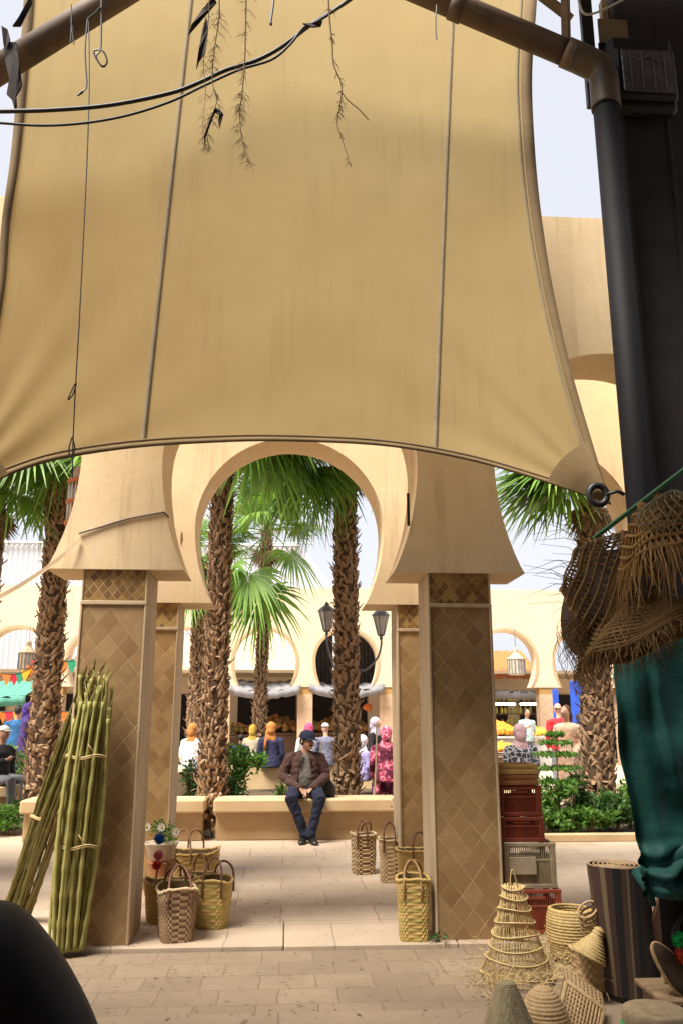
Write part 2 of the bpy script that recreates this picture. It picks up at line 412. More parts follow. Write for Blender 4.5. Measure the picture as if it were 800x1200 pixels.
far = thing('far_arcade', 'long cream horseshoe arcade across the far side of the court', 'arcade', (0, 27, 0))
FC = [P(312, 700, 27).x+i*PITCHX for i in range(-7, 8)]
b = MB(); arch_wall(b, FC, 27.0, 27.5, 5.58, prof(.975, 3.24, 2.42), (FC[0]-1.4, FC[-1]+1.4)); b.build('wall', plaster_far, far)
fp = [FC[0]-PITCHX/2]+[(a+c)/2 for a, c in zip(FC, FC[1:])]+[FC[-1]+PITCHX/2]
fpm = mat('pillar_pink', (.62, .44, .29), (.50, .34, .21), scale=7., stain=.4)
fpg = mat('pillar_gold', (.48, .29, .10), (.36, .2, .06), scale=20.)
for x in fp:
    b = MB(); b.box((x, 27.25, 1.1), (.48, .46, 2.2), 0, .01); o = b.build('pillar', fpm, far)
    b = MB(); b.box((x, 27.25, 2.3095), (.47, .45, .217)); b.build('tile_band', fpg, o)
# raised bands round each opening
for c in FC:
    b = MB(); pr = prof(.975, 3.24, 2.42); 
    out = [(c-h, z) for h, z in pr]+[(c+h, z) for h, z in pr[::-1][1:]]
    cz = 3.24
    for (xa, za), (xb, zb) in zip(out, out[1:]):
        ka, kb = [1.10 if zz > 2.8 else 1.02+.08*(zz-2.42)/.38 for zz in (za, zb)]
        A, B = (c+(xa-c)*ka, cz+(za-cz)*(ka if za > cz else 1)), (c+(xb-c)*kb, cz+(zb-cz)*(kb if zb > cz else 1))
        b.quad((xa, 26.975, za), (xb, 26.975, zb), (B[0], 26.975, B[1]), (A[0], 26.975, A[1]))
        b.quad((A[0], 26.975, A[1]), (B[0], 26.975, B[1]), (B[0], 27.0, B[1]), (A[0], 27.0, A[1]))
        b.quad((xa, 27.0, za), (xb, 27.0, zb), (xb, 26.975, zb), (xa, 26.975, za))
    b.build('arch_band', mat('arch_band', (.56, .38, .22), (.50, .33, .19), scale=3.), far)
# gallery behind the far arcade: back wall, roof, dark panels painting the shade inside the shops
gal = thing('market_hall', 'low cream market building behind the far arcade', 'building', (0, 31, 0))
b = MB(); b.box((0, 31.4, 1.45), (44, .3, 2.9)); b.box((FC[7]+.1, 31.35, 2.6), (2.9, .3, 5.2)); b.box((FC[8]+.9, 31.33, 2.5), (1.3, .3, 5.0)); b.box((FC[6]-.3, 31.33, 2.2), (1.9, .28, 4.4))
b.build('wall', cream, gal)
b = MB(); b.box((0, 29.8, 2.96), (44, 3.4, .10)); b.build('ceiling', plaster_far, gal)
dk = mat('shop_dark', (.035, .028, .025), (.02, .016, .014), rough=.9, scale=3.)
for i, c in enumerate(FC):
    b = MB(); b.box((c, 31.2, 1.15), (2.1, .12, 2.3)); b.build('shop_shade_panel', dk, gal)
# tall dark drapes seen inside the second middle opening
for px, lb_ in ((375, 'left one of the two dark drapes hung inside the arch behind the lamp post'), (431, 'right one of the two dark drapes hung inside the arch behind the lamp post')):
    p = P(px, 780, 27.9); b = MB(); n = 30; wd = .42
    b.loft([[(p.x-wd+2*wd*i/n, 27.9+.03*math.sin(i*1.3), z) for i in range(n+1)]+[(p.x+wd-2*wd*i/n, 27.95, z) for i in range(n+1)] for z in (2.3, 3.2, 4.3)])
    tag(b.build('dark_drape', dk), lb_, 'drape', 'dark drapes inside the far arch')
# pale corrugated hall beyond
hall = thing('metal_hall', 'pale grey corrugated metal hall roof above the far arcade', 'building', (-8, 36, 0))
b = MB(); xa, xb = -26., P(352, 690, 36).x; n = 240
rings = []
for i in range(n+1):
    x = lerp(xa, xb, i/n); y = 36+(.05 if i % 2 else 0); rings.append(((x, y, 0), (x, y, 8.75)))
for (a, c), (d, e) in zip(rings, rings[1:]): b.quad(a, d, e, c)
x2 = P(392, 692, 36).x
b.tri((xb, 36, 8.75), (xb, 36, 5), (x2+.3, 36, 6.6)); b.quad((xb, 36, 0), (x2+.3, 36, 0), (x2+.3, 36, 6.6), (xb, 36, 5))
b.quad((xa, 36, 8.75), (xb, 36, 8.75), (xb, 50, 8.9), (xa, 50, 8.9)); b.quad((xb, 36, 0), (xb, 50, 0), (xb, 50, 8.9), (xb, 36, 8.75))
b.build('cladding', mat('cladding', (.62, .64, .68), (.52, .54, .58), rough=.5, scale=2., stretch=(3, 1, .3)), hall)
b = MB()
for k in range(5): b.tube([(xa, 35.9, 8.75+.01), (xb, 35.9, 8.76)], .06, 6); break
for k in range(4):
    z = 9.1+k*.55; b.tube([(xb-7, 37, z), (xb+.6-k*.4, 37, z)], .035, 5)
for k in range(7):
    x = xb-6+k*1.05; b.tube([(x, 37, 8.7), (x-.2, 37, 10.9)], .03, 5); b.tube([(x, 37, 8.9), (x+.9, 37, 10.6)], .02, 5)
b.build('roof_lattice', mat('galvanised', (.55, .56, .58), rough=.4, metal=.4, bump=0), hall)

# ------------------------------------------------------------------ benches and planters
def bench(x0, x1, y0, label, depth=.55, zt=.495, slab=.155):
    t = thing('stone_bench', label, 'bench', ((x0+x1)/2, y0+depth/2, 0), 'stone benches round the palm beds')
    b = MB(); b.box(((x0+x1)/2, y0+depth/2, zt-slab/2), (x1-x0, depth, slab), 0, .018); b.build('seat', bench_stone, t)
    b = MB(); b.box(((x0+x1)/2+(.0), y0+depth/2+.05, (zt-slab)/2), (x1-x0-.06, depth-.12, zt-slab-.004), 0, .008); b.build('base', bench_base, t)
    return t
bench(-.90, 1.42, 11.08, 'long ochre stone bench in the middle of the archway with the man on it')
bench(-2.3, -1.01, 11.08, 'short ochre stone bench cut off by the left rear pillar beside the palm gap')
xl = P(24, 935, 11.1).x
bench(xl, -2.36+.02, 11.1, 'ochre stone bench behind the cane bundles at the foot of the left palm')
lb = P(18, 916, 13.5).x
bench(lb-3.2, lb+.05, 13.3, 'long stone bench at the left edge with the man in the black shirt on it')
def planter(name, x0, x1, y0, y1, h, label, m=bench_base):
    t = thing(name, label, 'planter', ((x0+x1)/2, (y0+y1)/2, 0))
    b = MB(); th = .3
    b.box(((x0+x1)/2, y1-th/2, h/2), (x1-x0, th, h), 0, .012); b.box((x0+th/2, (y0+y1)/2, h/2-.002), (th, y1-y0-.02, h-.004), 0, .012); b.box((x1-th/2, (y0+y1)/2, h/2-.002), (th, y1-y0-.02, h-.004), 0, .012)
    b.build('low_wall', m, t)
    b = MB(); n = 16
    for i in range(n):
        for j in range(n):
            def q(i, j):
                x = lerp(x0+th*.8, x1-th*.8, i/n); y = lerp(y0, y1-th*.8, j/n); return (x, y, h*.05+.03*mnoise.noise(V((x*2, y*2, 0))))
            b.quad(q(i, j), q(i+1, j), q(i+1, j+1), q(i, j+1))
    b.build('soil', soil, t)
    return t
planter('palm_bed', -2.3, 3.2, 11.75, 18.9, .5, 'walled palm bed behind the bench where people sit facing away', bench_stone)
# right bed: low soil edge with kerb
rb = thing('planting_bed', 'low planting bed with kerb round the right palm', 'planting bed', (4.9, 12, 0))
b = MB(); b.box((5.2, 10.86, .045), (4.2, .14, .09), 0, .01); b.build('kerb', bench_stone, rb)
b = MB(); b.box((5.2, 12.8, .03), (4.2, 3.74, .06)); b.build('soil', soil, rb)
lbed = thing('planting_bed', 'green planting strip between the two benches at the left edge', 'planting bed', (-4.4, 12, 0))
b = MB(); b.box((-4.6, 12.5, .03), (4.5, 1.4, .08)); b.build('soil', soil, lbed)

# ------------------------------------------------------------------ palms
def trunk(mb, base, top, r0, r1, seed, rows=None, bend=.0, pale=0):
    R = random.Random(seed); base, top = V(base), V(top); L = (top-base).length
    n = 14; pts = []
    for i in range(n+1):
        t = i/n; p = base.lerp(top, t)+V((math.sin(t*PI)*bend, 0, 0)); pts.append(p)
    rad = [lerp(r0, r1, i/n)*(1+.14*(1-i/n)**3)*.86 for i in range(n+1)]
    mb.tube(pts, rad, 14, 1)
    rows = rows or int(L/.05)
    for j in range(rows):
        t = (j+.3)/rows; k = min(int(t*n), n-1); p = pts[k].lerp(pts[k+1], t*n-k); r = lerp(rad[k], rad[k+1], t*n-k)
        m = 13
        for i in range(m):
            a = 2*PI*(i/m)+j*.38+R.uniform(-.25, .25); o = V((math.cos(a), math.sin(a), 0)); tg = V((-math.sin(a), math.cos(a), 0))
            h = R.uniform(.05, .15); wd = R.uniform(.02, .052)*(r/.2); out = R.uniform(.012, .05) if R.random() < .85 else R.uniform(.05, .12)
            tw = R.uniform(-.06, .06)
            up = 1 if R.random() < .8 else -.5
            b0 = p+o*r*.95+V((0, 0, R.uniform(-.03, .03))); 
            tip = b0+o*out+V((0, 0, h*up))+tg*tw
            thick = o*.022
            a1, a2 = b0-tg*wd, b0+tg*wd; c1 = tip-tg*wd*.55; c2 = tip+tg*wd*.5
            mid = (a1+a2+c1+c2)/4+thick
            e = V((0, 0, -.012))
            for q in ((a1, a2), (a2, c2), (c2, c1), (c1, a1)): mb.tri(q[0], q[1], mid, 0)
            if R.random() < .5: mb.quad(c1, c2, c2-o*.02+e, c1-o*.02+e, 0)
def frond(mb, o, az, el, L=1.0, Rf=.95, droop=.5, R=rnd, m=0, n=40, span=2.2):
    o = V(o); d = V((math.cos(az)*math.cos(el), math.sin(az)*math.cos(el), math.sin(el)))
    hub = o+d*L+V((0, 0, -.12*L)); mb.tube([o, o+d*L*.55+V((0, 0, -.01)), hub], [.022, .014, .011], 4, m)
    d2 = (d+V((0, 0, -.35*droop))).normalized(); side = d2.cross(V((0, 0, 1))); side = side.normalized() if side.length > .05 else V((1, 0, 0))
    side = (side+V((0, 0, R.uniform(-.3, .3)))).normalized(); nrm = side.cross(d2).normalized()
    for i in range(n):
        u = i/(n-1)*2-1; a = u*span+R.uniform(-.03, .03)
        ds = (d2*math.cos(a)+side*math.sin(a)+nrm*(.10*math.cos(a*1.5))).normalized()
        ln = Rf*(.72+.28*math.cos(u*1.4))*R.uniform(.88, 1.07); tl = ds.cross(nrm).normalized()
        stepw = Rf*span*2/n*1.02; z = nrm*(.012 if i % 2 else -.012)
        g = V((0, 0, -1)); dr = droop*R.uniform(.6, 1.3)
        st = []
        for t in (.02, .3, .5, .75, 1.):
            p = hub+ds*ln*t+g*(dr*max(0, t-.35)**1.7*ln*.95)+z*t
            w_ = stepw*t if t < .5 else stepw*.5*(1-t)/.5+.002
            st.append((p-tl*w_*.5, p+tl*w_*.5))
        for (a0, a1), (b0, b1) in zip(st, st[1:]):
            k = len(mb.v); mb.v += [tuple(a0), tuple(a1), tuple(b1), tuple(b0)]; mb.face((k, k+1, k+2, k+3), m)
def weld_island(o):
    import bmesh
    bm = bmesh.new(); bm.from_mesh(o.data); bmesh.ops.remove_doubles(bm, verts=bm.verts, dist=.0004); bm.to_mesh(o.data); bm.free()
PALMG = 'fan palms planted in the court beds'
def palm(label, base, topz, r0, r1, seed, lean=(0, 0), fronds=None, nf=26, size=1., bend=0.):
    R = random.Random(seed); t = thing('palm_tree', label, 'palm tree', base, PALMG)
    top = V(base)+V((lean[0], lean[1], topz-base[2]))
    b = MB(); trunk(b, base, top, r0, r1, seed, bend=bend); b.build('trunk', [bark, mat('bark_core', (.10, .06, .035), (.05, .03, .02), rough=1.)], t)
    b = MB()
    for i in range(nf+8):
        az = i*2.4+R.uniform(-.3, .3); el = R.uniform(-1.0, 1.25) if not fronds else R.uniform(.1, 1.3)
        frond(b, top+V((0, 0, R.uniform(-.15, .25))), az, el, R.uniform(.7, 1.15)*size, R.uniform(.8, 1.05)*size, R.uniform(.4, .9) if el < .4 else R.uniform(.2, .5), R)
    for (az, el, L, Rf, dr) in (fronds or []):
        frond(b, top+V((0, 0, R.uniform(-.1, .1))), math.radians(az), math.radians(el), L, Rf, dr, R)
    for i in range(9): frond(b, top-V((0, 0, .15)), R.uniform(0, 6.3), R.uniform(-1.45, -1.1), .35*size, .5*size, .2, R, 1, 14, 1.3)
    o = b.build('crown', [palmleaf, palmdry], t); weld_island(o)
    return t
def at(px, py, Y, z=0.):
    p = P(px, py, Y); return (p.x, Y, z)
palm('thick palm at the left whose trunk rises beside the wall lantern', at(48, 930, 12.3), 5.9, .22, .165, 1, lean=(P(72, 545, 12.3).x-P(48, 930, 12.3).x, 0))
palm('palm growing in the gap between the two benches, left side of the archway', at(247, 965, 11.75), 6.0, .185, .16, 2, lean=(.0, 0), fronds=[(-20, -36, 1.1, 1.15, 1.4), (-50, -38, 1.1, 1.1, 1.4), (2, -32, 1.2, 1.1, 1.3), (-35, -15, .9, 1.25, .9), (-62, -30, .8, 1.2, 1.), (-12, -28, .95, 1.25, .9), (-75, -8, 1.0, 1.2, .9), (14, -16, 1.1, 1.2, .8), (-48, 2, 1.2, 1.2, .8), (-20, 0, 1.25, 1.2, .8), (-5, -45, .8, 1.1, 1.)])
palm('palm directly behind the seated man, right side of the archway', at(407, 935, 12.2), 5.75, .185, .175, 3, lean=(P(404, 550, 12.2).x-P(407, 935, 12.2).x, 0), fronds=[(192, -66, 1.15, .95, .7), (215, -45, 1.0, 1.0, 1.1), (-5, -58, 1.0, .85, .8), (-20, -40, .6, 1.0, .9), (-35, -20, .7, 1.0, .9), (180, -14, 1.0, 1.1, .9), (235, -58, .7, .85, 1.), (215, -20, 1.1, 1.1, .9)])
palm('slender farther palm with low hanging fronds seen between two trunks', at(302, 900, 20.), 5.9, .16, .14, 4, lean=(.1, 0), fronds=[(-120, -55, 1.3, 1.3, 1.), (-100, -72, 1.5, 1.3, .9), (200, -40, 1.2, 1.3, 1.), (-30, -40, .9, 1.1, 1.), (180, -65, 1.4, 1.2, 1.)], nf=14, size=.95)
palm('thick palm on the right beside the green tarpaulin', at(702, 965, 12.1), 5.1, .25, .18, 5, lean=(P(692, 600, 12.1).x-P(702, 965, 12.1).x, 0), fronds=[(182, -3, .45, 1.3, .45), (165, 12, .5, 1.25, .5), (185, -8, .55, 1.35, .6), (172, 2, .7, 1.3, .7), (205, -28, .5, 1.05, .8), (215, 0, .8, 1.3, .7), (190, -20, .6, 1.25, .8)], nf=22)
palm('palm at the far left edge of which only the fronds show', at(-42, 930, 12.6), 5.0, .25, .2, 6, fronds=[(-20, 5, .8, 1., .7), (-50, -20, .7, .95, 1.), (15, -25, .8, .9, 1.), (-5, 30, .9, 1., .6), (-70, 10, .8, 1., .8)], nf=20)
palm('distant palm trunk close behind the left rear pillar', at(226, 920, 21.), 5.2, .22, .18, 8, nf=14, size=.9)

# ------------------------------------------------------------------ shrubs
def leafblob(mb, c, r, n, size, R, m=0, flat=1.):
    for _ in range(n):
        d = V((R.gauss(0, 1), R.gauss(0, 1), R.gauss(0, 1)*flat)); d.normalize(); k = R.random()**.45
        p = V(c)+V((d.x*r[0], d.y*r[1], d.z*r[2]))*k
        s = size*R.uniform(.6, 1.3); a = V((R.gauss(0, 1), R.gauss(0, 1), R.gauss(.3, .7))).normalized(); b_ = a.cross(V((R.gauss(0, 1), R.gauss(0, 1), R.gauss(0, 1)))).normalized()
        mb.quad(p, p+a*s*.5+b_*s*.22, p+a*s, p+a*s*.5-b_*s*.22, m)
def shrub(label, px, py, Y, w_, h, n=500, m=leafA, size=.07, z0=.3, name='shrub', seed=None, group=None):
    R = random.Random(px*7+py); p = P(px, py, Y)
    t = thing(name, label, 'shrub', (p.x, Y, z0), group)
    b = MB()
    for i in range(5):
        x = R.uniform(-.25, .25)*w_; b.tube([(p.x, Y, z0-.04), (p.x+x*.6, Y+R.uniform(-.1, .1), z0+h*.5), (p.x+x, Y, z0+h*.85)], [.010, .007, .003], 4)
    b.build('stem', bark, t)
    b = MB()
    for i in range(8):
        leafblob(b, (p.x+R.uniform(-.36, .36)*w_, Y+R.uniform(-.3, .3)*w_, z0+h*R.uniform(.2, .85)), (w_*.26, w_*.26, h*.22), n//8, size, R)
    b.build('foliage', m, t)
    return t
shrub('large bushy shrub right of the gap palm trunk', 274, 905, 12.9, .5, .78, 1500, leafA, .08)
shrub('dark low shrub at the left of the bench bed', 268, 925, 12.0, .4, .38, 700, leafB, .06)
shrub('small sprig behind the bench left of the seated man', 333, 925, 12.1, .22, .36, 260, leafA, .06)
shrub('small shrub touching the seated man at his shoulder side', 381, 925, 12.2, .26, .42, 330, leafA, .06)
shrub('tuft of thin leaves between the far seated people', 302, 895, 17.9, .4, .42, 260, leafA, .12, z0=.4)
shrub('pale shrub between the left rear pillar and the gap palm', 224, 925, 12.6, .3, .6, 400, leafB, .07)
shrub('bright low shrub in front of the left edge bench', 8, 970, 11.9, .7, .38, 900, leafA, .07, z0=.05)
shrub('pale sprig at the bench end behind the canes', 22, 940, 12.4, .35, .42, 300, leafB, .07, z0=.1)
shrub('leafy shrub behind the left edge bench by the palm', 14, 880, 15.5, .6, .75, 900, leafA, .09, z0=.3)
for i, (px, Y, ww, hh, mm, lb_) in enumerate(((652, 11.4, .5, .62, leafA, 'tall leafy shrub beside the crate stack'), (668, 11.2, .5, .30, leafA, 'low spreading plant beside the kerb, left of the right palm foot'), (692, 11.15, .55, .27, leafA, 'low spreading plant right at the foot of the right palm'), (722, 11.3, .6, .5, leafB, 'dark shrub between the right palm and the tarpaulin'), (676, 11.7, .4, .7, leafB, 'dark thin shrub left against the right palm trunk'), (738, 11.5, .5, .6, leafA, 'shrub half hidden behind the tarpaulin edge'), (640, 11.15, .35, .28, leafA, 'low plant by the kerb just right of the crates'))):
    shrub(lb_, px, 960, Y, ww, hh, 900 if hh > .4 else 600, mm, .085, z0=.06)
# young conifer with flat tiers
p = P(655, 950, 11.6); t = thing('young_conifer', 'young tiered conifer rising above the crates on the right', 'tree', (p.x, 11.6, .06))
b = MB(); b.tube([(p.x, 11.6, .04), (p.x+.01, 11.6, 1.35)], [.014, .006], 5); b.build('trunk', bark, t)
b = MB(); R = random.Random(5)
for z, l in ((.62, .36), (.80, .36), (.98, .32), (1.14, .24), (1.26, .13)):
    for k in range(8):
        a = k*PI/4+z*3; d = V((math.cos(a), math.sin(a), .12)); q0 = V((p.x, 11.6, z))
        b.tube([q0, q0+d*l*.6, q0+d*l+V((0, 0, -.03))], [.006, .005, .002], 4)
        leafblob(b, q0+d*l*.62, (l*.42, l*.42, .035), 70, .05, R, 0, .4)
b.build('foliage', leafA, t)
# ------------------------------------------------------------------ shade sail
canvas = mat('sail_canvas', (.51, .395, .19), (.475, .36, .17), rough=.85, scale=1.6, stain=.35, dark=(.33, .25, .125), bump=.12, bscale=90., dist=.002, transl=.5, streak=.4)
hemm = mat('sail_hem', (.25, .17, .085), (.19, .13, .065), rough=.85, scale=5., stretch=(1, 1, 1), stain=.4, transl=.15)
webbing = mat('sail_webbing', (.30, .235, .15), (.24, .19, .12), rough=.9, scale=12., transl=.1)
LEFT = [(-62, 590), (-30, 490), (-5, 350), (2, 262), (13, 180), (22, 80), (28, 0), (27, -50)]
RIGHT = [(716, 592), (700, 540), (668, 430), (646, 330), (633, 245), (626, 170), (623, 90), (628, 10), (632, -45)]
BOT = [(-62, 590), (0, 562), (60, 541), (150, 526), (250, 519), (335, 517.5), (450, 523), (550, 540), (640, 566), (716, 592)]
def interp(L, t):
    C = interp.c.setdefault(id(L), catmull([V((a, b_, 0)) for a, b_ in L], 10)); k = t*(len(C)-1); i = min(int(k), len(C)-2)
    return C[i].lerp(C[i+1], k-i)
interp.c = {}
def sail(u, v, off=0.):
    l, r = interp(LEFT, v), interp(RIGHT, v)
    # the low edge bows up between its corners, the bow dies out higher up
    x = lerp(l.x, r.x, u); y = lerp(l.y, r.y, u)
    bo = interp(BOT, u); dy = bo.y-lerp(BOT[0][1], BOT[-1][1], u); dx = bo.x-lerp(BOT[0][0], BOT[-1][0], u)
    k = (1-v)**1.6
    Y = 5.0+.28*v+.30*(4*u*(1-u))*(1-.5*v)-off
    px_, py_ = x+dx*k, y+dy*k
    for cx0, cy0 in ((716, 592), (-62, 590)):      # tension creases fanning out of the corners
        r_ = math.hypot(px_-cx0, py_-cy0); an_ = math.atan2(cy0-py_, px_-cx0)
        Y += .008*math.sin(an_*24+2*mnoise.noise(V((an_*3, 0, cx0))))*math.exp(-r_/210)*min(1, r_/40)
    Y += .012*mnoise.noise(V((px_*.006, py_*.004, 0)))
    return P(x+dx*k, y+dy*k, Y)
st = thing('shade_sail', 'huge sand coloured tensile canvas sail stretched across the top of the view', 'shade sail', tuple(sail(.5, 0)))
NU, NV = 160, 110
b = MB()
for s_ in (0, .004):
    idx = [[b.vert(sail(i/NU, j/NV, -s_)) for i in range(NU+1)] for j in range(NV+1)]
    for j in range(NV):
        for i in range(NU):
            q = (idx[j][i], idx[j][i+1], idx[j+1][i+1], idx[j+1][i])
            b.face(q if not s_ else q[::-1])
    break
o = b.build('canvas', canvas, st, True)
def band(name, path, wfun, m, off, n=90):
    """strip of doubled cloth: path(t)->(u,v), wfun(t)->(du,dv) to its inner side"""
    b = MB(); A = []
    for i in range(n+1):
        t = i/n; (u, v), (du, dv) = path(t), wfun(t)
        u2, v2 = u+du, v+dv
        A.append((sail(u, v, off), sail(u2, v2, off), sail(u2, v2, 0), sail(u, v, 0)))
    b.loft([list(a) for a in A]); return b.build(name, m, o, True)
band('bottom_hem', lambda t: (t, .0), lambda t: (0, .024), hemm, .010)
band('bottom_hem', lambda t: (t, .0270), lambda t: (0, .008), hemm, .008)
band('side_hem', lambda t: (0.0, t), lambda t: (.022, 0), hemm, .009)
band('side_hem', lambda t: (1.0, t), lambda t: (-.024, 0), hemm, .009)
band('side_hem', lambda t: (.972, t), lambda t: (-.006, 0), webbing, .006)
def sail_u(v, line):
    lo, hi = .05, .95
    for _ in range(22):
        m_ = (lo+hi)/2; l, r = interp(LEFT, v), interp(RIGHT, v); bo = interp(BOT, m_); k = (1-v)**1.6
        x = lerp(l.x, r.x, m_)+(bo.x-lerp(BOT[0][0], BOT[-1][0], m_))*k; y = lerp(l.y, r.y, m_)+(bo.y-lerp(BOT[0][1], BOT[-1][1], m_))*k
        if x < line(y): lo = m_
        else: hi = m_
    return lo
band('seam', lambda t: (sail_u(t, lambda y: 222-57*y/515), t), lambda t: (.0075, 0), webbing, .006)
band('seam', lambda t: (sail_u(t, lambda y: 529-22*y/515), t), lambda t: (.0065, 0), webbing, .006)
# fan-shaped reinforcement and its pleats at the two lower corners
for side in (1, 0):
    b = MB(); n = 26
    for ring in range(5):
        pass
    C0 = (716, 592) if side else (-62, 590)
    a0, a1 = (math.radians(110), math.radians(158)) if side else (math.radians(72), math.radians(26))
    def pp(r, a, off):
        x, y = C0[0]+r*math.cos(a), C0[1]-r*math.sin(a)*.98
        # find the sail point under this pixel by a short search
        best = None
        return P(x, y, 5.0-off+.06*(r/80))
    for i in range(n):
        A, B = lerp(a0, a1, i/n), lerp(a0, a1, (i+.52)/n)
        r1 = 80
        B2 = lerp(a0, a1, (i+1)/n)
        b.loft([[pp(10, A, .05), pp(10, B, .052), pp(10, B2, .05)], [pp(r1*.6, A, .060), pp(r1*.6, B, .066), pp(r1*.6, B2, .060)], [pp(r1, A, .062), pp(r1*1.01, B, .067), pp(r1, B2, .062)]], 0, False, False)
    b.build('corner_pleats', mat('pleat', (.36, .26, .14), (.30, .215, .11), rough=.9, scale=9., transl=.3), o, True)
# steel corner ring and hook by the drain pipe
hk = P(700, 580, 4.93); b = MB()
b.tube([hk+V((.058*math.cos(a), 0, .062*math.sin(a))) for a in [PI*2*k/16 for k in range(17)]], .022, 8, cap=False)
b.tube([hk+V((.04, -.01, 0)), hk+V((.12, -.02, .02)), hk+V((.16, -.02, .0))], .012, 6)
b.build('corner_ring', blackm, st, True)

# ------------------------------------------------------------------ drain pipes and dark shop column
pipe_br = mat('pipe_brown', (.16, .10, .055), (.09, .055, .032), rough=.7, scale=5., stain=.6, dark=(.02, .015, .012), bump=.3, spec=.5)
pipe_dk = mat('pipe_dark', (.007, .0065, .009), (.004, .004, .0055), rough=.7, scale=4., stain=.3, bump=.15, spec=.2)
dp = thing('drain_pipe', 'sloping brown gutter pipe that elbows down into the dark upright pipe on the right', 'pipe', tuple(P(712, 90, 4.8)))
b = MB(); A = P(300, -92, 4.8); B = P(672, 66, 4.8)
b.tube([A, B], .088, 20); b.build('sloping_pipe', pipe_br, dp, True)
for px, py in ((536, 8), (668, 64)):
    b = MB(); q = P(px, py, 4.8); d = (B-A).normalized(); b.tube([q-d*.045, q+d*.045], .10, 20); b.build('pipe_collar', pipe_br, dp, True)
b = MB(); C = P(709, 118, 4.8); b.tube(catmull([B-d*.02, B+d*.06, P(704, 84, 4.8), C+V((.0, 0, .03)), C-V((0, 0, .06))], 5), .100, 20); b.build('elbow', mat('pipe_elbow', (.12, .085, .05), (.05, .04, .03), rough=.5, scale=6., stain=.5), dp, True)
b = MB(); b.tube([C, V((C.x+.0, 4.8, 3.0)), V((C.x+.0, 4.8, 0.02))], .088, 20); b.build('downpipe', pipe_dk, dp, True)
lp = thing('gutter_pipe', 'brown gutter pipe crossing the top left corner, rags tied to it', 'pipe', tuple(P(60, 40, 4.8)))
b = MB(); A2 = P(-60, 118, 4.8); B2 = P(290, -98, 4.8); b.tube([A2, B2], .088, 20); b.build('pipe', pipe_br, lp, True)
clx = C.x+.16
col = thing('shop_column', 'near-black painted shop column filling the upper right edge', 'column', (clx+1., 5.3, 0))
b = MB(); b.box((clx+.55, 5.06, 3.4), (1.1, .22, 6.8), 0, .03); b.build('shaft', blackp, col)
b = MB(); b.box((clx+.34, 4.955, 3.3), (.03, .03, 6.4), 0, .008); b.build('conduit', blackp, col)
q = P(762, 75, 4.7)
fl = thing('floodlight', 'square dark floodlight with ribbed glass fixed high on the black column', 'floodlight', tuple(q))
b = MB(); b.box((q.x, 4.86, q.z+.03), (.46, .10, .62), 0, .03); b.box((q.x, 4.79, q.z-.01), (.43, .05, .42), 0, .02); b.build('housing', blackm, fl)
b = MB(); b.box((q.x, 4.755, q.z-.01), (.36, .016, .34), 0, .006)
b.build('glass', mat('lamp_glass', (.10, .10, .115), (.05, .05, .06), rough=.15, scale=9., spec=.8, bump=.6, bscale=12., dist=.02), fl)
b = MB()
for k in range(4): b.box((q.x-.12+.08*k, 4.742, q.z-.01), (.012, .01, .30), 0, .003)
b.tube([(q.x-.08, 4.742, q.z+.06), (q.x, 4.738, q.z+.10), (q.x+.1, 4.742, q.z+.05)], .008, 6)
b.build('reflector_rib', mat('ribs', (.10, .10, .11), rough=.5, metal=.2, bump=0), fl)
b = MB(); b.tube([(q.x-.25, 4.93, q.z), (q.x-.25, 4.93, q.z+.36), (q.x+.25, 4.93, q.z+.36), (q.x+.25, 4.93, q.z)], .014, 6); b.build('bracket', blackm, fl)
# ochre wall board behind the pipe elbow, timber fascia and roof over the shops
wood = mat('roof_timber', (.30, .20, .11), (.16, .10, .055), rough=.85, scale=4., stretch=(1, 6, 1), stain=.4)
rf = thing('shop_roof', 'rough timber and sheet roof edge over the shops in the top right corner', 'roof', (2, 2, 6.6))
b = MB(); b.box((0, -.4, 6.83), (14, 6.4, .1)); b.box((2.7, 3.85, 6.83), (2.6, 2.1, .1)); b.build('sheeting', mat('roof_sheet', (.18, .15, .12), (.12, .1, .08), scale=3.), rf)
b = MB()
q1, q2 = P(668, -40, 4.72), P(656, 80, 4.72)
b.tube([P(661, -30, 4.92), P(663, 56, 4.92)], .035, 4)
b.build('batten', wood, rf)
b = MB(); A = P(600, -30, 4.98); B = P(668, 22, 4.98); b.tube([A, B], .045, 4); b.tube([A+V((0, .05, .09)), B+V((0, .05, .09))], .04, 4); b.build('rafter', wood, rf)
b = MB(); b.box((P(690, 20, 4.9).x, 4.96, 6.2), (.085, .05, 1.0), 0, .006); b.build('post_end', blackm, rf)
b = MB(); b.box((P(705, 20, 4.96).x+.03, 4.985, 6.15), (.05, .04, 1.0), 0, .006); b.build('batten', wood, rf)
b = MB(); b.box((P(722, 60, 4.93).x, 4.958, P(722, 60, 4.93).z+.05), (.22, .018, .50), 0, .004); b.build('board', mat('ochre_board', (.20, .15, .08), (.12, .085, .05), scale=5., stain=.5), rf)
b = MB(); pts = catmull([P(675, -10, 4.6), P(682, 14, 4.6), P(694, 16, 4.6), P(712, 8, 4.6), P(740, -6, 4.6)], 5); b.tube(pts, .008, 5); tag(b.build('wire', mat('white_wire', (.55, .52, .48), rough=.5, bump=0)), 'short pale wire looping over the pipe in the top right corner', 'wire')
# shop behind the camera, shading the foreground
bs = thing('shop_front', 'dark shop building at the back of the viewpoint', 'building', (0, -3.5, 0))
b = MB(); b.box((0, -3.6, 3.4), (14, .3, 6.8)); b.build('wall', mat('shop_wall', (.14, .11, .085), scale=2.), bs)
b = MB(); b.box((4.2, -.3, 3.4), (.3, 6.2, 6.8)); b.build('side_wall', mat('shop_wall', (.14, .11, .085)), bs)

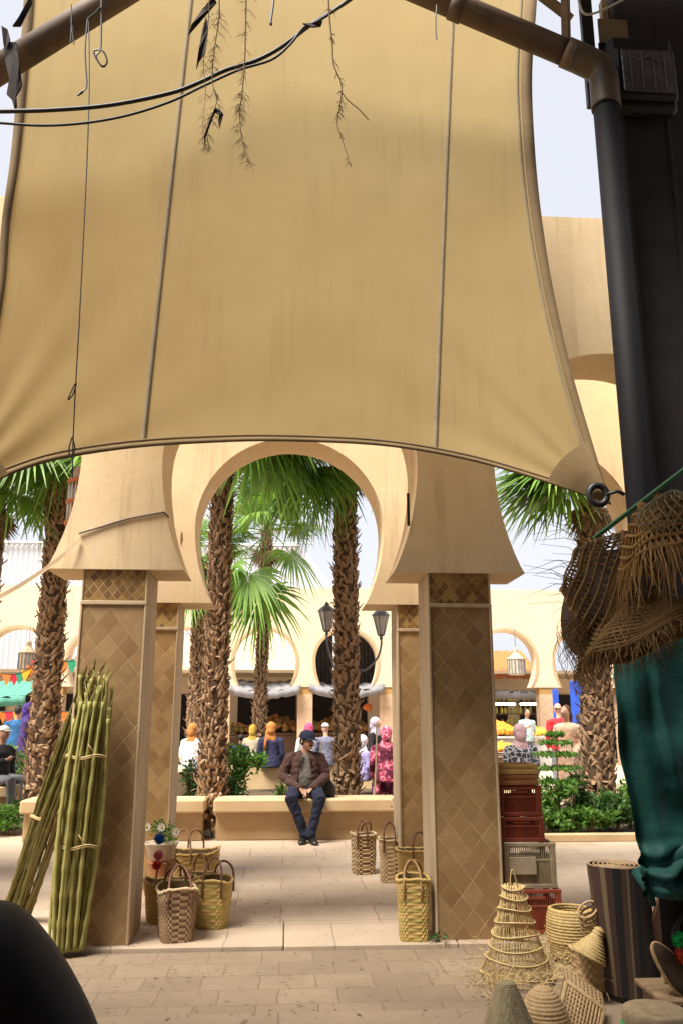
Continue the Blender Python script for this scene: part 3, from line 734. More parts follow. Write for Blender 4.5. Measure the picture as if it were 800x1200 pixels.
# ------------------------------------------------------------------ cables, strings, dead twigs
ropem = mat('cable_black', (.015, .014, .014), rough=.5, bump=0)
b = MB()
c1 = catmull([P(x, y, 4.55) for x, y in ((-40, 131), (0, 130.5), (60, 129), (130, 123), (200, 109), (235, 96), (265, 82), (300, 71), (330, 55), (360, 32), (385, 16), (412, -2), (450, -30))], 6)
b.tube(c1, .0135, 8); tag(b.build('cable', ropem, None, True), 'thick black cable swinging across the sail from the left edge', 'cable')
b = MB(); c2 = catmull([P(x, y, 4.52) for x, y in ((-40, 141), (0, 144), (50, 147), (100, 144), (150, 135), (200, 119), (240, 100), (280, 82), (318, 70), (340, 52), (356, 32), (372, 25), (405, 2), (440, -30))], 6)
b.tube(c2, .0085, 6); tag(b.build('cable', ropem, None, True), 'thinner black cable sagging just under the thick one', 'cable')
def string(label, pts, r=.004, Y=4.5, extra=None, m=ropem, name='string'):
    b = MB(); b.tube(catmull([P(x, y, Y) for x, y in pts], 5), r, 5)
    for e in (extra or []): b.tube(catmull([P(x, y, Y-.01) for x, y in e], 5), r*1.1, 5)
    return tag(b.build(name, m), label, 'string', 'strings hanging in front of the sail')
string('long thin string hanging down the left of the sail to its lower edge', [(104, 20), (105, 90), (103, 170), (99, 260), (93, 380), (89, 450), (86, 515), (85, 560)], .0038, 4.6, [[(88, 450), (80, 468), (86, 462), (90, 449)], [(85, 512), (81, 527), (84, 536), (88, 526), (86, 515)]])
string('short cord with frayed knot left of the long string', [(103, 22), (100, 60), (102, 100), (96, 107), (91, 112), (98, 108)], .005, 4.6, [[(103, 22), (112, 15), (118, 8)]])
string('cord ending in a small knotted loop', [(119, -20), (119, 30), (118, 58), (113, 66), (120, 78), (126, 72), (121, 60), (110, 60), (117, 75), (124, 78)], .006, 4.6)
string('short frayed cord end hanging from the left pipe', [(84, 5), (84, 30), (83, 50), (86, 38), (85, 30)], .004, 4.62, [[(84, 30), (87, 52)]])
string('tiny string hanging right of centre near the top pipe', [(511, 6), (510, 30), (511, 46)], .005, 4.6)
string('thick dark string end hanging at the top centre', [(323, -20), (319, 12), (317, 27), (319, 28)], .009, 4.5)
cloth_dk = mat('dark_rag', (.03, .022, .02), (.02, .015, .014), rough=.9, scale=10., island=False)
def rag(label, quads, Y=4.6, name='rag', cat='rag'):
    b = MB()
    for L in quads:
        L3 = [P(x, y, Y+.02*math.sin(i*2.3)) for i, (x, y) in enumerate(L)]
        n = len(L3); a = [b.vert(p) for p in L3]; c = [b.vert(p+V((0, .012, 0))) for p in L3]
        b.face(a); b.face(c[::-1])
        for i in range(n): b.face((a[i], c[i], c[(i+1) % n], a[(i+1) % n]))
    return tag(b.build(name, cloth_dk), label, cat)
rag('dark torn rag tied round the left pipe', [[(8, 48), (20, 50), (22, 70), (26, 98), (24, 104), (19, 112), (20, 124), (17, 127), (14, 116), (8, 110), (11, 92), (6, 70)]])
rag('small dark ribbon end above the left pipe', [[(36, -6), (38, 2), (30, 18), (24, 30), (15, 30), (22, 20)]])
rag('small scrap caught on the pipe by the left edge', [[(2, 30), (9, 34), (12, 45), (6, 62), (4, 50)]])
dryleaf = mat('dry_leaf', (.05, .032, .015), (.025, .016, .01), rough=.8, bump=0)
twigm = mat('dead_twig', (.20, .13, .06), (.10, .06, .03), rough=.85, bump=0, island=True)
def twig(label, pts, Y=4.3, seed=0, nb=30, lb=22, leaves=(), r=.0048):
    R = random.Random(seed); b = MB(); C = catmull([P(x, y, Y) for x, y in pts], 8)
    b.tube(C, [lerp(r, r*.35, i/(len(C)-1)) for i in range(len(C))], 4)
    pxm = .0046
    for k in range(int(nb*1.5)):
        i = R.randrange(1, len(C)-1); p = C[i]; s = R.choice((-1, 1)); l = lb*pxm*R.uniform(.4, 1.1)*(1-.4*i/len(C))
        d = V((s*R.uniform(.25, .8), R.uniform(-.5, .5), -R.uniform(.3, 1.))).normalized()
        q = p+d*l*.5; e = q+(d+V((0, 0, -.5))).normalized()*l*.5
        b.tube([p, q, e], [r*.4, r*.3, r*.15], 3)
        for z in range(3):
            f = R.uniform(.2, 1.); m_ = p.lerp(q, f); dd = V((R.uniform(-.8, .8), R.uniform(-.4, .4), -R.uniform(.2, 1))).normalized(); b.tube([m_, m_+dd*l*.4], r*.2, 3)
    o_ = b.build('dead_twig', twigm)
    return tag(o_, label, 'twig', 'dead twigs hanging across the top of the view')
twig('tallest dead twig with dark leaves hanging left of the others', [(256, -20), (257, 20), (251, 60), (249, 95), (254, 120), (243, 150), (246, 175)], seed=1, nb=44, lb=30)
twig('thin wispy dead twig just left of its darker neighbour', [(246, -15), (244, 30), (239, 70), (241, 110), (238, 140), (237, 168)], seed=2, nb=30, lb=24, r=.0025)
twig('dead twig ending in a long bare tip', [(289, -20), (288, 30), (287, 70), (284, 110), (281, 130), (282, 150), (286, 175), (292, 192)], seed=3, nb=46, lb=30)
twig('dead twig hanging alone on the right with branching tip', [(384, -20), (386, 20), (389, 50), (391, 75), (400, 100), (398, 125), (395, 145), (403, 170), (411, 195)], seed=4, nb=26, lb=20, r=.006)
b = MB(); b.tube(catmull([P(x, y, 4.3) for x, y in ((400, 108), (408, 118), (420, 128), (432, 141))], 5), [.004]*15+[.002], 4); tag(b.build('dead_twig', twigm), 'short side twig forking right off the lone dead twig', 'twig', 'dead twigs hanging across the top of the view')
rag('long curled dead leaf at the top, upper left of the twigs', [[(250, -4), (254, 2), (240, 18), (228, 32), (221, 40), (225, 28), (236, 12)]], 4.3, 'dry_leaf', 'leaf')
rag('drooping dead leaf under the curled one', [[(242, 18), (244, 35), (241, 60), (233, 72), (230, 80), (233, 58), (237, 36)]], 4.28, 'dry_leaf', 'leaf')
rag('forked black leaf at the end of the left twigs', [[(252, 126), (258, 128), (262, 133), (257, 150), (256, 142), (257, 133), (252, 131), (246, 146), (241, 160), (241, 175), (239, 160), (245, 142)]], 4.28, 'dry_leaf', 'leaf')
rag('brown dead leaf lying against the cables', [[(355, 27), (364, 27), (378, 24), (376, 30), (366, 31)]], 4.4, 'dry_leaf', 'leaf')

# ------------------------------------------------------------------ strap and crack of the left bay
b = MB(); C = catmull([P(-40, 716, 6.12), P(0, 700, 6.12), P(40, 676, 6.13), P(72, 652, 6.15), P(92, 632, 6.2)], 8)
ww = [.05, .045, .04, .03, .018]
rings = []
for i, p in enumerate(C):
    t = i/(len(C)-1); w_ = lerp(.058, .022, t)
    rings.append([p+V((0, 0, w_/2)), p+V((.02, .004, 0)), p+V((0, 0, -w_/2)), p+V((0, .012, 0))])
b.loft(rings); tag(b.build('cloth_strap', mat('strap_cream', (.70, .52, .33), (.62, .45, .28), scale=9.)), 'cream cloth strap pulled taut from the left edge up to the first capital', 'strap')
b = MB(); b.tube(catmull([P(93, 625, 6.21), P(120, 617, 6.215), P(150, 608, 6.215), P(192, 600, 6.215)], 4), .008, 5); b.tube([P(192, 600, 6.215), P(198, 606, 6.25)], .008, 5)
tag(b.build('cable', mat('brown_cable', (.16, .10, .07), rough=.6, bump=0)), 'brown cable tied across the left capital', 'cable')
# slot in the right reveal of the centre arch
p = P(478, 597, 6.219); b = MB(); b.box((p.x, 6.219, p.z), (.022, .012, .26), 0, .003); b.build('metal_slot', blackm, portal)

# ------------------------------------------------------------------ green bar, straw hats, tarpaulin
b = MB(); A = P(694, 632, 3.15); B = P(860, 505, 2.9); d = (B-A).normalized(); b.tube([A, B], .016, 4, sq=.6)
tag(b.build('green_bar', mat('green_paint', (.07, .32, .17), (.05, .24, .13), rough=.5, scale=9.)), 'green painted bar sticking out with straw hats hung from it', 'bar')
def strands(mb, fn, n, r=.0016, m=0, seg=3):
    for i in range(n):
        pts = fn(i)
        mb.tube(pts, [r*(1-.6*k/(len(pts)-1)) for k in range(len(pts))], seg, m)
R = random.Random(11)
def rotm(az, tilt): return Matrix.Rotation(az, 3, 'Z') @ Matrix.Rotation(tilt, 3, 'Y')
def straw_hat(label, c, Rr, h, rot, open_weave, fringe, seed, m=straw_dk, hoops=7, shell=True, nr=54, crown=.28, hang=1.):
    R = random.Random(seed); t = thing('straw_hat', label, 'straw hat', tuple(c), 'raffia hats hanging at the right edge')
    c = V(c)
    def pt(a, k, rr=0):   # k 0 crown .. 1 brim edge
        r = lerp(Rr*crown, Rr, k**.85)+rr; z = h*(1-k)+(.003 if open_weave else .012)*math.sin(a*5+k*4)
        return c+rot @ V((r*math.cos(a), r*math.sin(a), z))
    b = MB()
    for i in range(nr):
        a = 2*PI*i/nr
        for s in (-1, 1):
            b.tube([pt(a+s*.32*k, k) for k in (0, .25, .5, .75, 1.)], .0022 if open_weave else .003, 3)
    for j in range(hoops+1):
        k = j/hoops
        for w_ in (0, .006): b.tube([pt(a, k, w_) for a in [2*PI*q/36 for q in range(37)]], .0042, 4)
    b.build('weave', m, t)
    if shell:
        b = MB(); n = 40
        b.loft([[pt(2*PI*q/n, k, -.006+R.uniform(-.002, .002)) for q in range(n)] for k in (0, .2, .4, .6, .8, 1)], 0, False)
        b.face([b.vert(pt(2*PI*q/20, 0, -.006)) for q in range(20)])
        b.build('crown', mat('hat_shell', (.20, .12, .05), (.10, .06, .028), rough=.9, scale=30., stretch=(1, 1, 4), bump=1., dist=.01), t)
    b = MB()
    def fn(i):
        a = R.uniform(0, 2*PI); p = pt(a, R.uniform(.9, 1.)); o = (p-pt(a, .6)).normalized()
        l = fringe*R.uniform(.4, 1.1); q = p+o*l*.45+rv(.012); s = q+(o*.25+V((0, 0, -1))*hang).normalized()*l*.5+rv(.02)
        return [p, p.lerp(q, .5)+rv(.004), q, q.lerp(s, .5)+rv(.010), s]
    strands(b, fn, 420, .0018)
    b.build('fringe', m, t)
    return t
hl = P(706, 700, 3.05)
straw_hat('open meshwork straw hat tilted on its side, the leftmost hanging one', P(724, 688, 3.02), .235, .19, rotm(math.radians(-12), math.radians(-68)), True, .10, 3, shell=False, nr=40, crown=.35)
straw_hat('flat raffia hat with dark slit under its brim, the lowest hanging one', P(764, 752, 2.9), .27, .15, rotm(math.radians(150), math.radians(18)), False, .10, 5, mat('raffia_mid', (.48, .32, .13), (.24, .15, .06), rough=.8, island=True, scale=20., stain=.2, bump=0), hoops=14)
straw_hat('bushy raffia hat with long loose fringe, hanging highest at the right edge', P(792, 640, 2.75), .20, .17, rotm(math.radians(170), math.radians(20)), False, .24, 9, mat('raffia_gold', (.56, .34, .12), (.28, .16, .055), rough=.8, island=True, scale=20., stain=.2, bump=0), hoops=6, hang=1.6)
# coarse net bag on top
b = MB(); c = P(782, 612, 2.65)
for i in range(22):
    for s in (-1, 1):
        b.tube([c+V((.13*math.sin(PI*(k/8)*.95+.1)*math.cos(2*PI*i/22+s*k*.16)+.03, .10*math.sin(PI*(k/8)*.95+.1)*math.sin(2*PI*i/22+s*k*.16), .11-.20*k/8)) for k in range(9)], .0028, 4)
tag(b.build('net_bag', mat('jute', (.36, .30, .17), (.24, .19, .10), island=True, bump=0)), 'coarse knotted jute net bag on top of the raffia hats', 'bag')
# dark felt-like hat seen edge-on behind the mesh one, and a loose raffia bunch
b = MB(); c = P(699, 706, 3.12); n = 24
Rm = rotm(math.radians(20), math.radians(-75))
b.lathe([(.004, .05), (.12, .04), (.20, .01), (.215, 0), (.20, -.01), (.12, .0), (.004, .01)], c, 36, 0, None, False, Rm); tag(b.build('woven_disc', mat('disc_brown', (.075, .04, .03), (.05, .028, .02), rough=.7, scale=20., bump=.6)), 'dark brown round mat edge-on behind the meshwork hat', 'mat')
b = MB(); R = random.Random(21); c0 = P(680, 735, 3.05)
def fn(i):
    p = c0+V((R.uniform(-.02, .09), R.uniform(-.05, .05), R.uniform(-.03, .05))); q = p+V((R.uniform(-.09, .0), R.uniform(-.05, .05), R.uniform(-.12, -.02))); s = q+V((R.uniform(-.02, .09), 0, -R.uniform(.06, .16)))
    return [p, p.lerp(q, .6)+rv(.012), q, q.lerp(s, .5)+rv(.02), s]
strands(b, fn, 130, .002)
def fn2(i):
    p = P(690+R.uniform(-8, 15), 660+R.uniform(-30, 60), 3.05); q = p+V((-R.uniform(.05, .28), R.uniform(-.05, .05), R.uniform(-.07, .14))); return [p, p.lerp(q, .5)+V((0, 0, .03))+rv(.01), q]
strands(b, fn2, 34, .0017)
tag(b.build('raffia_bunch', straw_dk), 'frizzy loose raffia sticking out left of the hanging hats', 'raffia')

# tarpaulin draped over a stall
tarp_m = mat('tarp_green', (.009, .075, .062), (.006, .05, .042), rough=.62, scale=2., stain=.3, bump=.5, bscale=9., dist=.02, spec=.25)
tz = thing('covered_stall', 'market stall wrapped in a deep green tarpaulin gathered at its foot', 'stall', (2.75, 5.05, 0))
b = MB(); nz, nx = 90, 150
x0 = P(720, 800, 4.55).x
def tp(i, j):
    s = i/nx; t = j/nz          # t 0 bottom, 1 top
    z = lerp(.60, 2.02, t)
    x = lerp(x0-.02, x0+1.5, s); 
    lean = .05*(1-t)
    f = .035*math.sin(s*34+2.2*mnoise.noise(V((s*5, t*1.5, 0)))*2)*(.35+.65*(1-t))
    fold = -.05*math.exp(-((s-.13-.1*(1-t))/.022)**2)*(t > .3)*min(1, (t-.3)*3)
    scr = .045*math.sin(t*95+7*mnoise.noise(V((s*6, t*4, 3.1))))*math.exp(-((t-.10)/.07)**2)
    bul = -.06*math.exp(-((t-.05)/.1)**2)
    Y = 4.56+f+fold+scr+bul+.05*mnoise.noise(V((s*6, t*5, 1.)))
    zz = z-.10*s*(1-t)+.03*mnoise.noise(V((s*9, t*7, 5)))*(1-t)
    if i == 0: pass
    edge = .07*(1-t)-.05*(1-t)**6*0
    return V((x+edge*(1-s)+.015*math.sin(t*9), Y, zz))
idx = [[b.vert(tp(i, j)) for i in range(nx+1)] for j in range(nz+1)]
side = [[b.vert(tp(0, j)+V((.09+.09*k, .22*k, 0))) for k in (1, 2, 3)] for j in range(nz+1)]
for j in range(nz):
    for i in range(nx): b.face((idx[j][i], idx[j][i+1], idx[j+1][i+1], idx[j+1][i]))
    c_ = [idx[j][0]]+side[j]; d_ = [idx[j+1][0]]+side[j+1]
    for k in range(3): b.face((c_[k+1], c_[k], d_[k], d_[k+1]))
b.build('tarpaulin', tarp_m, tz, True)
b = MB(); b.tube([P(752, 1024, 4.60), P(775, 1014, 4.55), P(800, 1000, 4.55), P(840, 985, 4.55)], [.035, .05, .06, .06], 10, round_=True); b.tube([P(745, 1020, 4.62), P(758, 1040, 4.55), P(766, 1062, 4.52)], [.03, .028, .012], 8); b.build('tarp_knot', tarp_m, tz, True)
b = MB()
for px in (792,): b.tube([P(px, 1010, 4.85), V((P(px, 1010, 4.85).x, 4.85, 0.02))], .045, 14)
b.build('leg', mat('leg_grey', (.34, .31, .25), (.26, .23, .18), rough=.5), tz, True)
b = MB(); b.box((x0+1.5, 5.45, .9), (1.9, .1, 1.78), 0, .01); b.build('back_panel', blackp, tz)
# ------------------------------------------------------------------ woven baskets
def srect(a, hx, hy, e=.28):
    c, s = math.cos(a), math.sin(a)
    return (hx*math.copysign(abs(c)**e, c), hy*math.copysign(abs(s)**e, s))
def basket(label, base, bw, bd, tw, td, h, mats, rows=16, stakes=44, amp=.006, rz=0., handle=None, hm=leather, dip=.03, pattern='plain', rim=.012, hw=.3, hh=.16, seed=0, name='woven_basket', lean=0.):
    """tapered rounded-square basket: rows of plait over upright stakes, real relief"""
    R = random.Random(seed+int(base[0]*100)); t = thing(name, label, 'basket', tuple(base), 'woven baskets for sale by the pillars', rz)
    nu, nv = stakes*3, rows*4
    def pt(u, v, off=0.):
        a = 2*PI*u
        k = v; hx, hy = lerp(bw, tw, k**.8)/2+off, lerp(bd, td, k**.8)/2+off
        x, y = srect(a, hx, hy, .42)
        z = h*v - dip*v*v*(math.cos(a*2)*-.5+.5)*(1 if tw > td else -1)*(.0 if not dip else 1)
        wob = .012*mnoise.noise(V((x*9, y*9, v*3+seed)))*(.3+v)
        return V((x*(1+wob*4)+lean*v, y*(1+wob*4), z))
    def disp(u, v):
        j = v*rows; r = math.sin(PI*(j % 1.0)); row = int(j)
        s = math.sin(2*PI*u*stakes/2+row*PI)
        return amp*(.35+.65*r)*(.5+.5*s) if pattern != 'coil' else amp*abs(math.sin(PI*j))**.6*(.85+.15*math.sin(2*PI*u*stakes))
    b = MB()
    rings = []
    for jv in range(nv+1):
        v = jv/nv
        rings.append([pt(iu/nu, v, disp(iu/nu, min(v, .9999))) for iu in range(nu)])
    b.loft(rings, 0, False)
    base_i = [b.vert(p) for p in rings[0]]; b.face(base_i[::-1])
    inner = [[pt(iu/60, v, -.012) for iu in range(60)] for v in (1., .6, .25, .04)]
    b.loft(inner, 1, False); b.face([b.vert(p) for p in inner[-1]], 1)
    if pattern in ('check', 'diamond', 'zig', 'stripe'):
        n = nu; k = 0
        for jv in range(nv):
            for iu in range(nu):
                row = int((jv+.5)/nv*rows); st_ = int(iu/3)
                if pattern == 'check': m_ = 2 if (st_+row) % 2 and row % 4 < 3 and row < rows-1 else 0
                elif pattern == 'diamond': m_ = 2 if ((st_ % 6) in ((row) % 6, (-row) % 6)) or (st_+row) % 2 == 0 else 0
                elif pattern == 'zig': q = st_ % 11; m_ = 2 if q in (3+row % 2, 6-row % 2) or (q in (4, 5) and row % 3 == 0) else 0
                else: m_ = 2 if row % 3 == 0 else 0
                b.m[k] = m_; k += 1
    o = b.build('body', mats, t, True, True)
    b = MB(); n = 90
    b.tube([pt(i/n, 1., .002)+V((0, 0, .004*math.sin(i*1.4))) for i in range(n+1)], [rim*(.9+.2*math.sin(i*2.9)) for i in range(n+1)], 6, cap=False); b.build('rim', mats[0], t, True, True)
    for s, (wd, ht, xo, ln) in zip((-1, 1), handle or ()):
        b = MB(); y = s*(td/2+.004); 
        pts = [V((xo-wd/2, y, h*.72)), V((xo-wd/2, y+s*.008, h*.98)), V((xo-wd*.42, y*.8+ln, h+ht*.6)), V((xo-wd*.15, y*.55+ln*1.5, h+ht*.97)), V((xo+wd*.15, y*.55+ln*1.5, h+ht*.97)), V((xo+wd*.42, y*.8+ln, h+ht*.6)), V((xo+wd/2, y+s*.008, h*.98)), V((xo+wd/2, y, h*.72))]
        b.tube(catmull(pts, 5), .0085, 7); b.build('handle', hm, t, True, True)
    return t
dkw = mat('wicker_brown', (.19, .10, .055), (.12, .06, .033), rough=.65, scale=40., bump=.5)
pale = mat('wicker_pale', (.62, .47, .28), (.45, .32, .18), rough=.7, scale=50., bump=.5)
tan = mat('wicker_tan', (.52, .36, .19), (.36, .23, .11), rough=.7, scale=50., bump=.5)
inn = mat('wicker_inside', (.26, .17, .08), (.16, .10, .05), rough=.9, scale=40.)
ropeh = mat('rope_handle', (.42, .24, .11), (.26, .14, .06), rough=.8, scale=60., bump=.6)
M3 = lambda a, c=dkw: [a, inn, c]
# left cluster
basket('big basket in dark brown and pale diamond weave, front of the left cluster', (-.755, 6.44, 0), .21, .28, .27, .33, .31, M3(pale), 17, 52, .007, math.radians(14), [(.16, .17, .0, .02), (.16, .15, .0, -.02)], pattern='diamond', dip=.035)
basket('green and yellow striped straw basket to the right of the diamond one', (-.53, 6.78, 0), .21, .24, .26, .26, .30, M3(wicker_y, wicker_g), 14, 40, .006, math.radians(-8), [(.14, .18, .02, .0), (.15, .13, .05, .03)], pattern='stripe')
basket('low yellow basket with pale handles hidden behind the diamond one', (-.88, 6.98, 0), .30, .24, .38, .26, .30, M3(wicker_y), 13, 44, .006, math.radians(6), [(.12, .13, -.04, .0), (.12, .12, .02, .0)], hm=ropeh)
basket('large bright yellow basket with rope handles at the back of the left cluster', (-.80, 8.02, 0), .36, .26, .42, .30, .36, M3(wicker_y), 15, 48, .006, math.radians(3), [(.14, .17, -.1, .0), (.14, .15, .0, .0)], hm=ropeh)
basket('small straw basket with orange leather handles in the middle of the left cluster', (-.70, 7.5, 0), .24, .2, .28, .22, .26, M3(tan), 12, 36, .006, 0, [(.12, .14, 0, .0), (.12, .12, 0, .0)], hm=ropeh)
# right cluster
basket('brown chequered open-weave basket, leftmost of the right cluster', (.775, 8.86, 0), .20, .20, .225, .21, .37, M3(pale, dkw), 20, 30, .008, math.radians(10), [(.10, .13, -.04, -.02), (.10, .10, .06, .0)], pattern='check', hm=leather, dip=.01)
basket('straw basket with two brown zigzag bands, second of the right cluster', (1.0, 8.42, 0), .20, .20, .225, .21, .38, M3(pale), 20, 33, .006, math.radians(-4), [(.11, .15, -.02, .0), (.11, .13, -.01, .0)], pattern='zig', dip=.01)
basket('wide plain yellow basket with one thin brown handle, against the right rear pillar', (1.15, 7.98, 0), .25, .18, .305, .20, .345, M3(wicker_y), 17, 46, .005, math.radians(-3), [(.13, .15, .05, .0)], dip=.008)
basket('deep yellow green basket standing against the right front pillar', (.905, 6.34, 0), .195, .22, .225, .25, .38, M3(wicker_y, wicker_g), 19, 40, .007, math.radians(-5), [(.12, .13, -.01, .02), (.12, .12, .01, -.03)], pattern='stripe', hm=ropeh, dip=.02)
# flower troughs and bits
def trough(label, c, sx, sy, h, seed, flowers, fol, z=0., fc=(.85, .85, .82)):
    t = thing('flower_pot', label, 'flower pot', (c[0], c[1], z)); b = MB()
    pr = [(.62, 0), (.68, .1), (.9, .75), (1.0, .95), (1.02, 1.), (.94, 1.), (.9, .93), (.85, .9)]
    b.loft([[V((c[0]+srect(2*PI*i/24, sx/2*k, sy/2*k, .5)[0], c[1]+srect(2*PI*i/24, sx/2*k, sy/2*k, .5)[1], z+h*v)) for i in range(24)] for k, v in pr]); b.build('pot', mat('pot_cream', (.68, .58, .45), (.55, .45, .33), scale=9.), t, True)
    b = MB(); R = random.Random(seed)
    for i in range(fol): 
        leafblob(b, (c[0]+R.uniform(-.32, .32)*sx, c[1]+R.uniform(-.3, .3)*sy, z+h*1.05+R.uniform(.02, .13)), (.05, .05, .06), 20, .035, R)
    b.build('foliage', leafA, t)
    for i in range(flowers):
        p = V((c[0]+(i/(max(1, flowers-1))-.5)*sx*.9, c[1]-sy*.3, z+h+.09+R.uniform(0, .05))); b = MB()
        for k in range(9):
            a = 2*PI*k/9; d = V((math.cos(a), -.25, math.sin(a))); e = V((-math.sin(a), 0, math.cos(a)))
            b.quad(p, p+d*.02+e*.012, p+d*.038, p+d*.02-e*.012)
        b.ball(p+V((0, -.006, 0)), .010, 1); b.build('flower', [mat('petal', fc, tuple(x*.9 for x in fc), rough=.6, bump=0, transl=.2), mat('pollen', (.7, .5, .1), bump=0)], t)
    return t
trough('cream trough of white daisies raised by the left pillar', (-1.03, 7.55), .27, .26, .14, 3, 3, 16, z=.34)
st_ = thing('pot_stand', 'orange brown clay stand carrying the daisy trough', 'stand', (-1.02, 7.55, 0)); b = MB()
b.lathe([(.10, 0), (.12, .02), (.10, .08), (.085, .2), (.11, .31), (.13, .335), (.001, .336)], (-1.02, 7.55, 0), 28); b.build('body', mat('clay', (.50, .22, .09), (.36, .15, .06), rough=.7, scale=9.), st_, True)
trough('small white pot with a green plant at the foot of the right rear pillar', (1.16, 9.0), .12, .12, .12, 6, 0, 8, z=.40)
st_ = thing('pot_stand', 'slim dark post carrying the small white pot', 'stand', (1.16, 9.0, 0)); b = MB()
b.lathe([(.05, 0), (.05, .02), (.02, .04), (.016, .36), (.045, .38), (.045, .398), (.001, .399)], (1.16, 9.0, 0), 16); b.build('body', blackm, st_, True)
def pom(label, px, py, Y, r, m, cat='tassel'):
    p = P(px, py, Y); b = MB(); R = random.Random(px)
    for i in range(240):
        d = V((R.gauss(0, 1), R.gauss(0, 1), R.gauss(0, 1))).normalized(); b.tube([p, p+d*r*R.uniform(.8, 1.05)], [.004, .003], 3)
    b.ball(p, r*.75); tag(b.build('wool_pompom', m), label, cat)
pom('bright blue wool pompom beside the left pillar', 187, 983, 6.95, .042, mat('wool_blue', (.02, .12, .60), rough=.9, bump=0))
pom('pink wool pompom under the blue one', 186, 1002, 6.9, .038, mat('wool_pink', (.75, .18, .28), rough=.9, bump=0))
pom('red wool pompom lowest beside the left pillar', 184, 1014, 6.85, .036, mat('wool_red', (.62, .05, .06), rough=.9, bump=0))
# litter and small things under the gap palm
p = G(246, 984); b = MB(); R = random.Random(4)
def crumple(mb, c, r, m=0):
    n = 10; L = []
    for j in range(6):
        th = PI*(j+.3)/5.6; L.append([V(c)+V((math.sin(th)*math.cos(2*PI*k/n)*r[0], math.sin(th)*math.sin(2*PI*k/n)*r[1], -math.cos(th)*r[2]))*R.uniform(.75, 1.2) for k in range(n)])
    mb.loft(L, m)
p = G(246, 981); crumple(b, (p.x, p.y, .05), (.1, .06, .05)); tag(b.build('carrier_bag', mat('bag_blue', (.28, .45, .65), (.7, .75, .8), rough=.4, scale=20., stain=0)), 'crumpled blue and white plastic bag in the gap between the benches', 'plastic bag')
b = MB(); 
for k in range(26): 
    a = R.uniform(0, 6.28); c = V((-.955+R.uniform(-.1, .1), 11.45+R.uniform(-.1, .1), R.uniform(.05, .5))); b.box(c, (R.uniform(.05, .12), R.uniform(.02, .05), R.uniform(.05, .14)), 0, .008, Matrix.Rotation(a, 3, 'Z') @ Matrix.Rotation(R.uniform(-.8, .8), 3, 'Y'))
tag(b.build('dead_frond_bases', bark), 'pile of dead palm frond bases in the gap between the benches', 'dead fronds', kind='stuff')

# ------------------------------------------------------------------ crates
def crate(label, x0, x1, y, z0, h, m, d=.34, rows=7, style='plastic', name='crate', rz=0.):
    t = thing(name, label, 'crate', ((x0+x1)/2, y+d/2, z0), 'crates stacked against the right front pillar', rz)
    w_ = x1-x0; T = .014; b = MB()
    # floor, corner posts, rims
    b.box((0, 0, .012), (w_-.01, d-.01, .018), 0, .003)
    for sx in (-1, 1):
        for sy in (-1, 1): b.box((sx*(w_/2-.02), sy*(d/2-.02), h/2), (.04, .04, h-.004), 0, .006)
    for sy in (-1, 1):
        for z, hh in ((h-.014, .026), (.016, .028)): b.box((0, sy*(d/2-.008), z), (w_+.006, .020, hh), 0, .004)
        if style == 'plastic':
            b.box((0, sy*(d/2-.012), h*.62), (w_-.04, .012, .014), 0, .002); b.box((0, sy*(d/2-.012), h*.80), (w_*.4, .014, .02), 0, .002)
            n = int(w_/.016)
            for i in range(n): b.box((-w_/2+.03+(w_-.06)*i/(n-1), sy*(d/2-.013), h/2), (.0055, .009, h-.04))
            b.box((0, sy*(d/2-.018), h*.34), (w_-.05, .004, h*.50))
        else:
            n = max(1, int(h/.05))
            for i in range(n): b.box((0, sy*(d/2-.010), .03+(h-.03)*(i+.42)/n), (w_-.01, .012, (h-.02)/n-.006), 0, .002)
    for sx in (-1, 1):
        for z, hh in ((h-.014, .026), (.016, .028)): b.box((sx*(w_/2-.008), 0, z), (.020, d-.03, hh), 0, .004)
        b.box((sx*(w_/2-.014), 0, h*.4), (.008, d-.05, h*.6))
    b.build('body', m, t, False, True)
    return t
red = mat('crate_red', (.28, .06, .028), (.19, .038, .02), rough=.5, scale=9., stain=.45, bump=.2, spec=.4)
red2 = mat('crate_brick', (.34, .075, .035), (.24, .05, .025), rough=.5, scale=9., stain=.45, bump=.2)
greyc = mat('crate_grey', (.44, .35, .22), (.30, .23, .14), rough=.6, scale=9., stain=.5)
woodc = mat('crate_wood', (.58, .36, .13), (.46, .27, .09), rough=.75, scale=5., stretch=(1, 1, 6), stain=.3)
woodo = mat('crate_wood_red', (.36, .15, .06), (.27, .10, .04), rough=.75, scale=5., stretch=(1, 1, 6), stain=.3)
cx = 1.575; yy = 6.36
crate('brick red plastic crate at the bottom of the stack', cx+.01, cx+.40, yy, .0, .30, red2, .32)
crate('tall cream grey bottle crate second from the bottom of the stack', cx-.0, cx+.38, yy+.01, .302, .31, greyc, .30, style='plastic')
crate('dark red plastic crate in the middle of the stack, just above the grey one', cx-.02, cx+.31, yy+.02, .614, .175, red, .30)
crate('dark red plastic crate just under the two wooden trays', cx-.02, cx+.305, yy+.03, .791, .215, red, .30)
crate('orange brown wooden tray second from the top of the stack', cx-.02, cx+.28, yy+.02, 1.008, .075, woodo, .30, style='wood')
crate('yellow wooden tray on top of the crate stack', cx-.025, cx+.285, yy+.02, 1.085, .075, woodc, .30, style='wood')
b = MB(); b.box((cx+.13, yy-.004, .46), (.20, .010, .12), 0, .004); b.build('card_label', mat('card', (.45, .36, .25), (.36, .28, .18), scale=20.), bpy.data.objects['crate.001'] if 'crate.001' in bpy.data.objects else None)

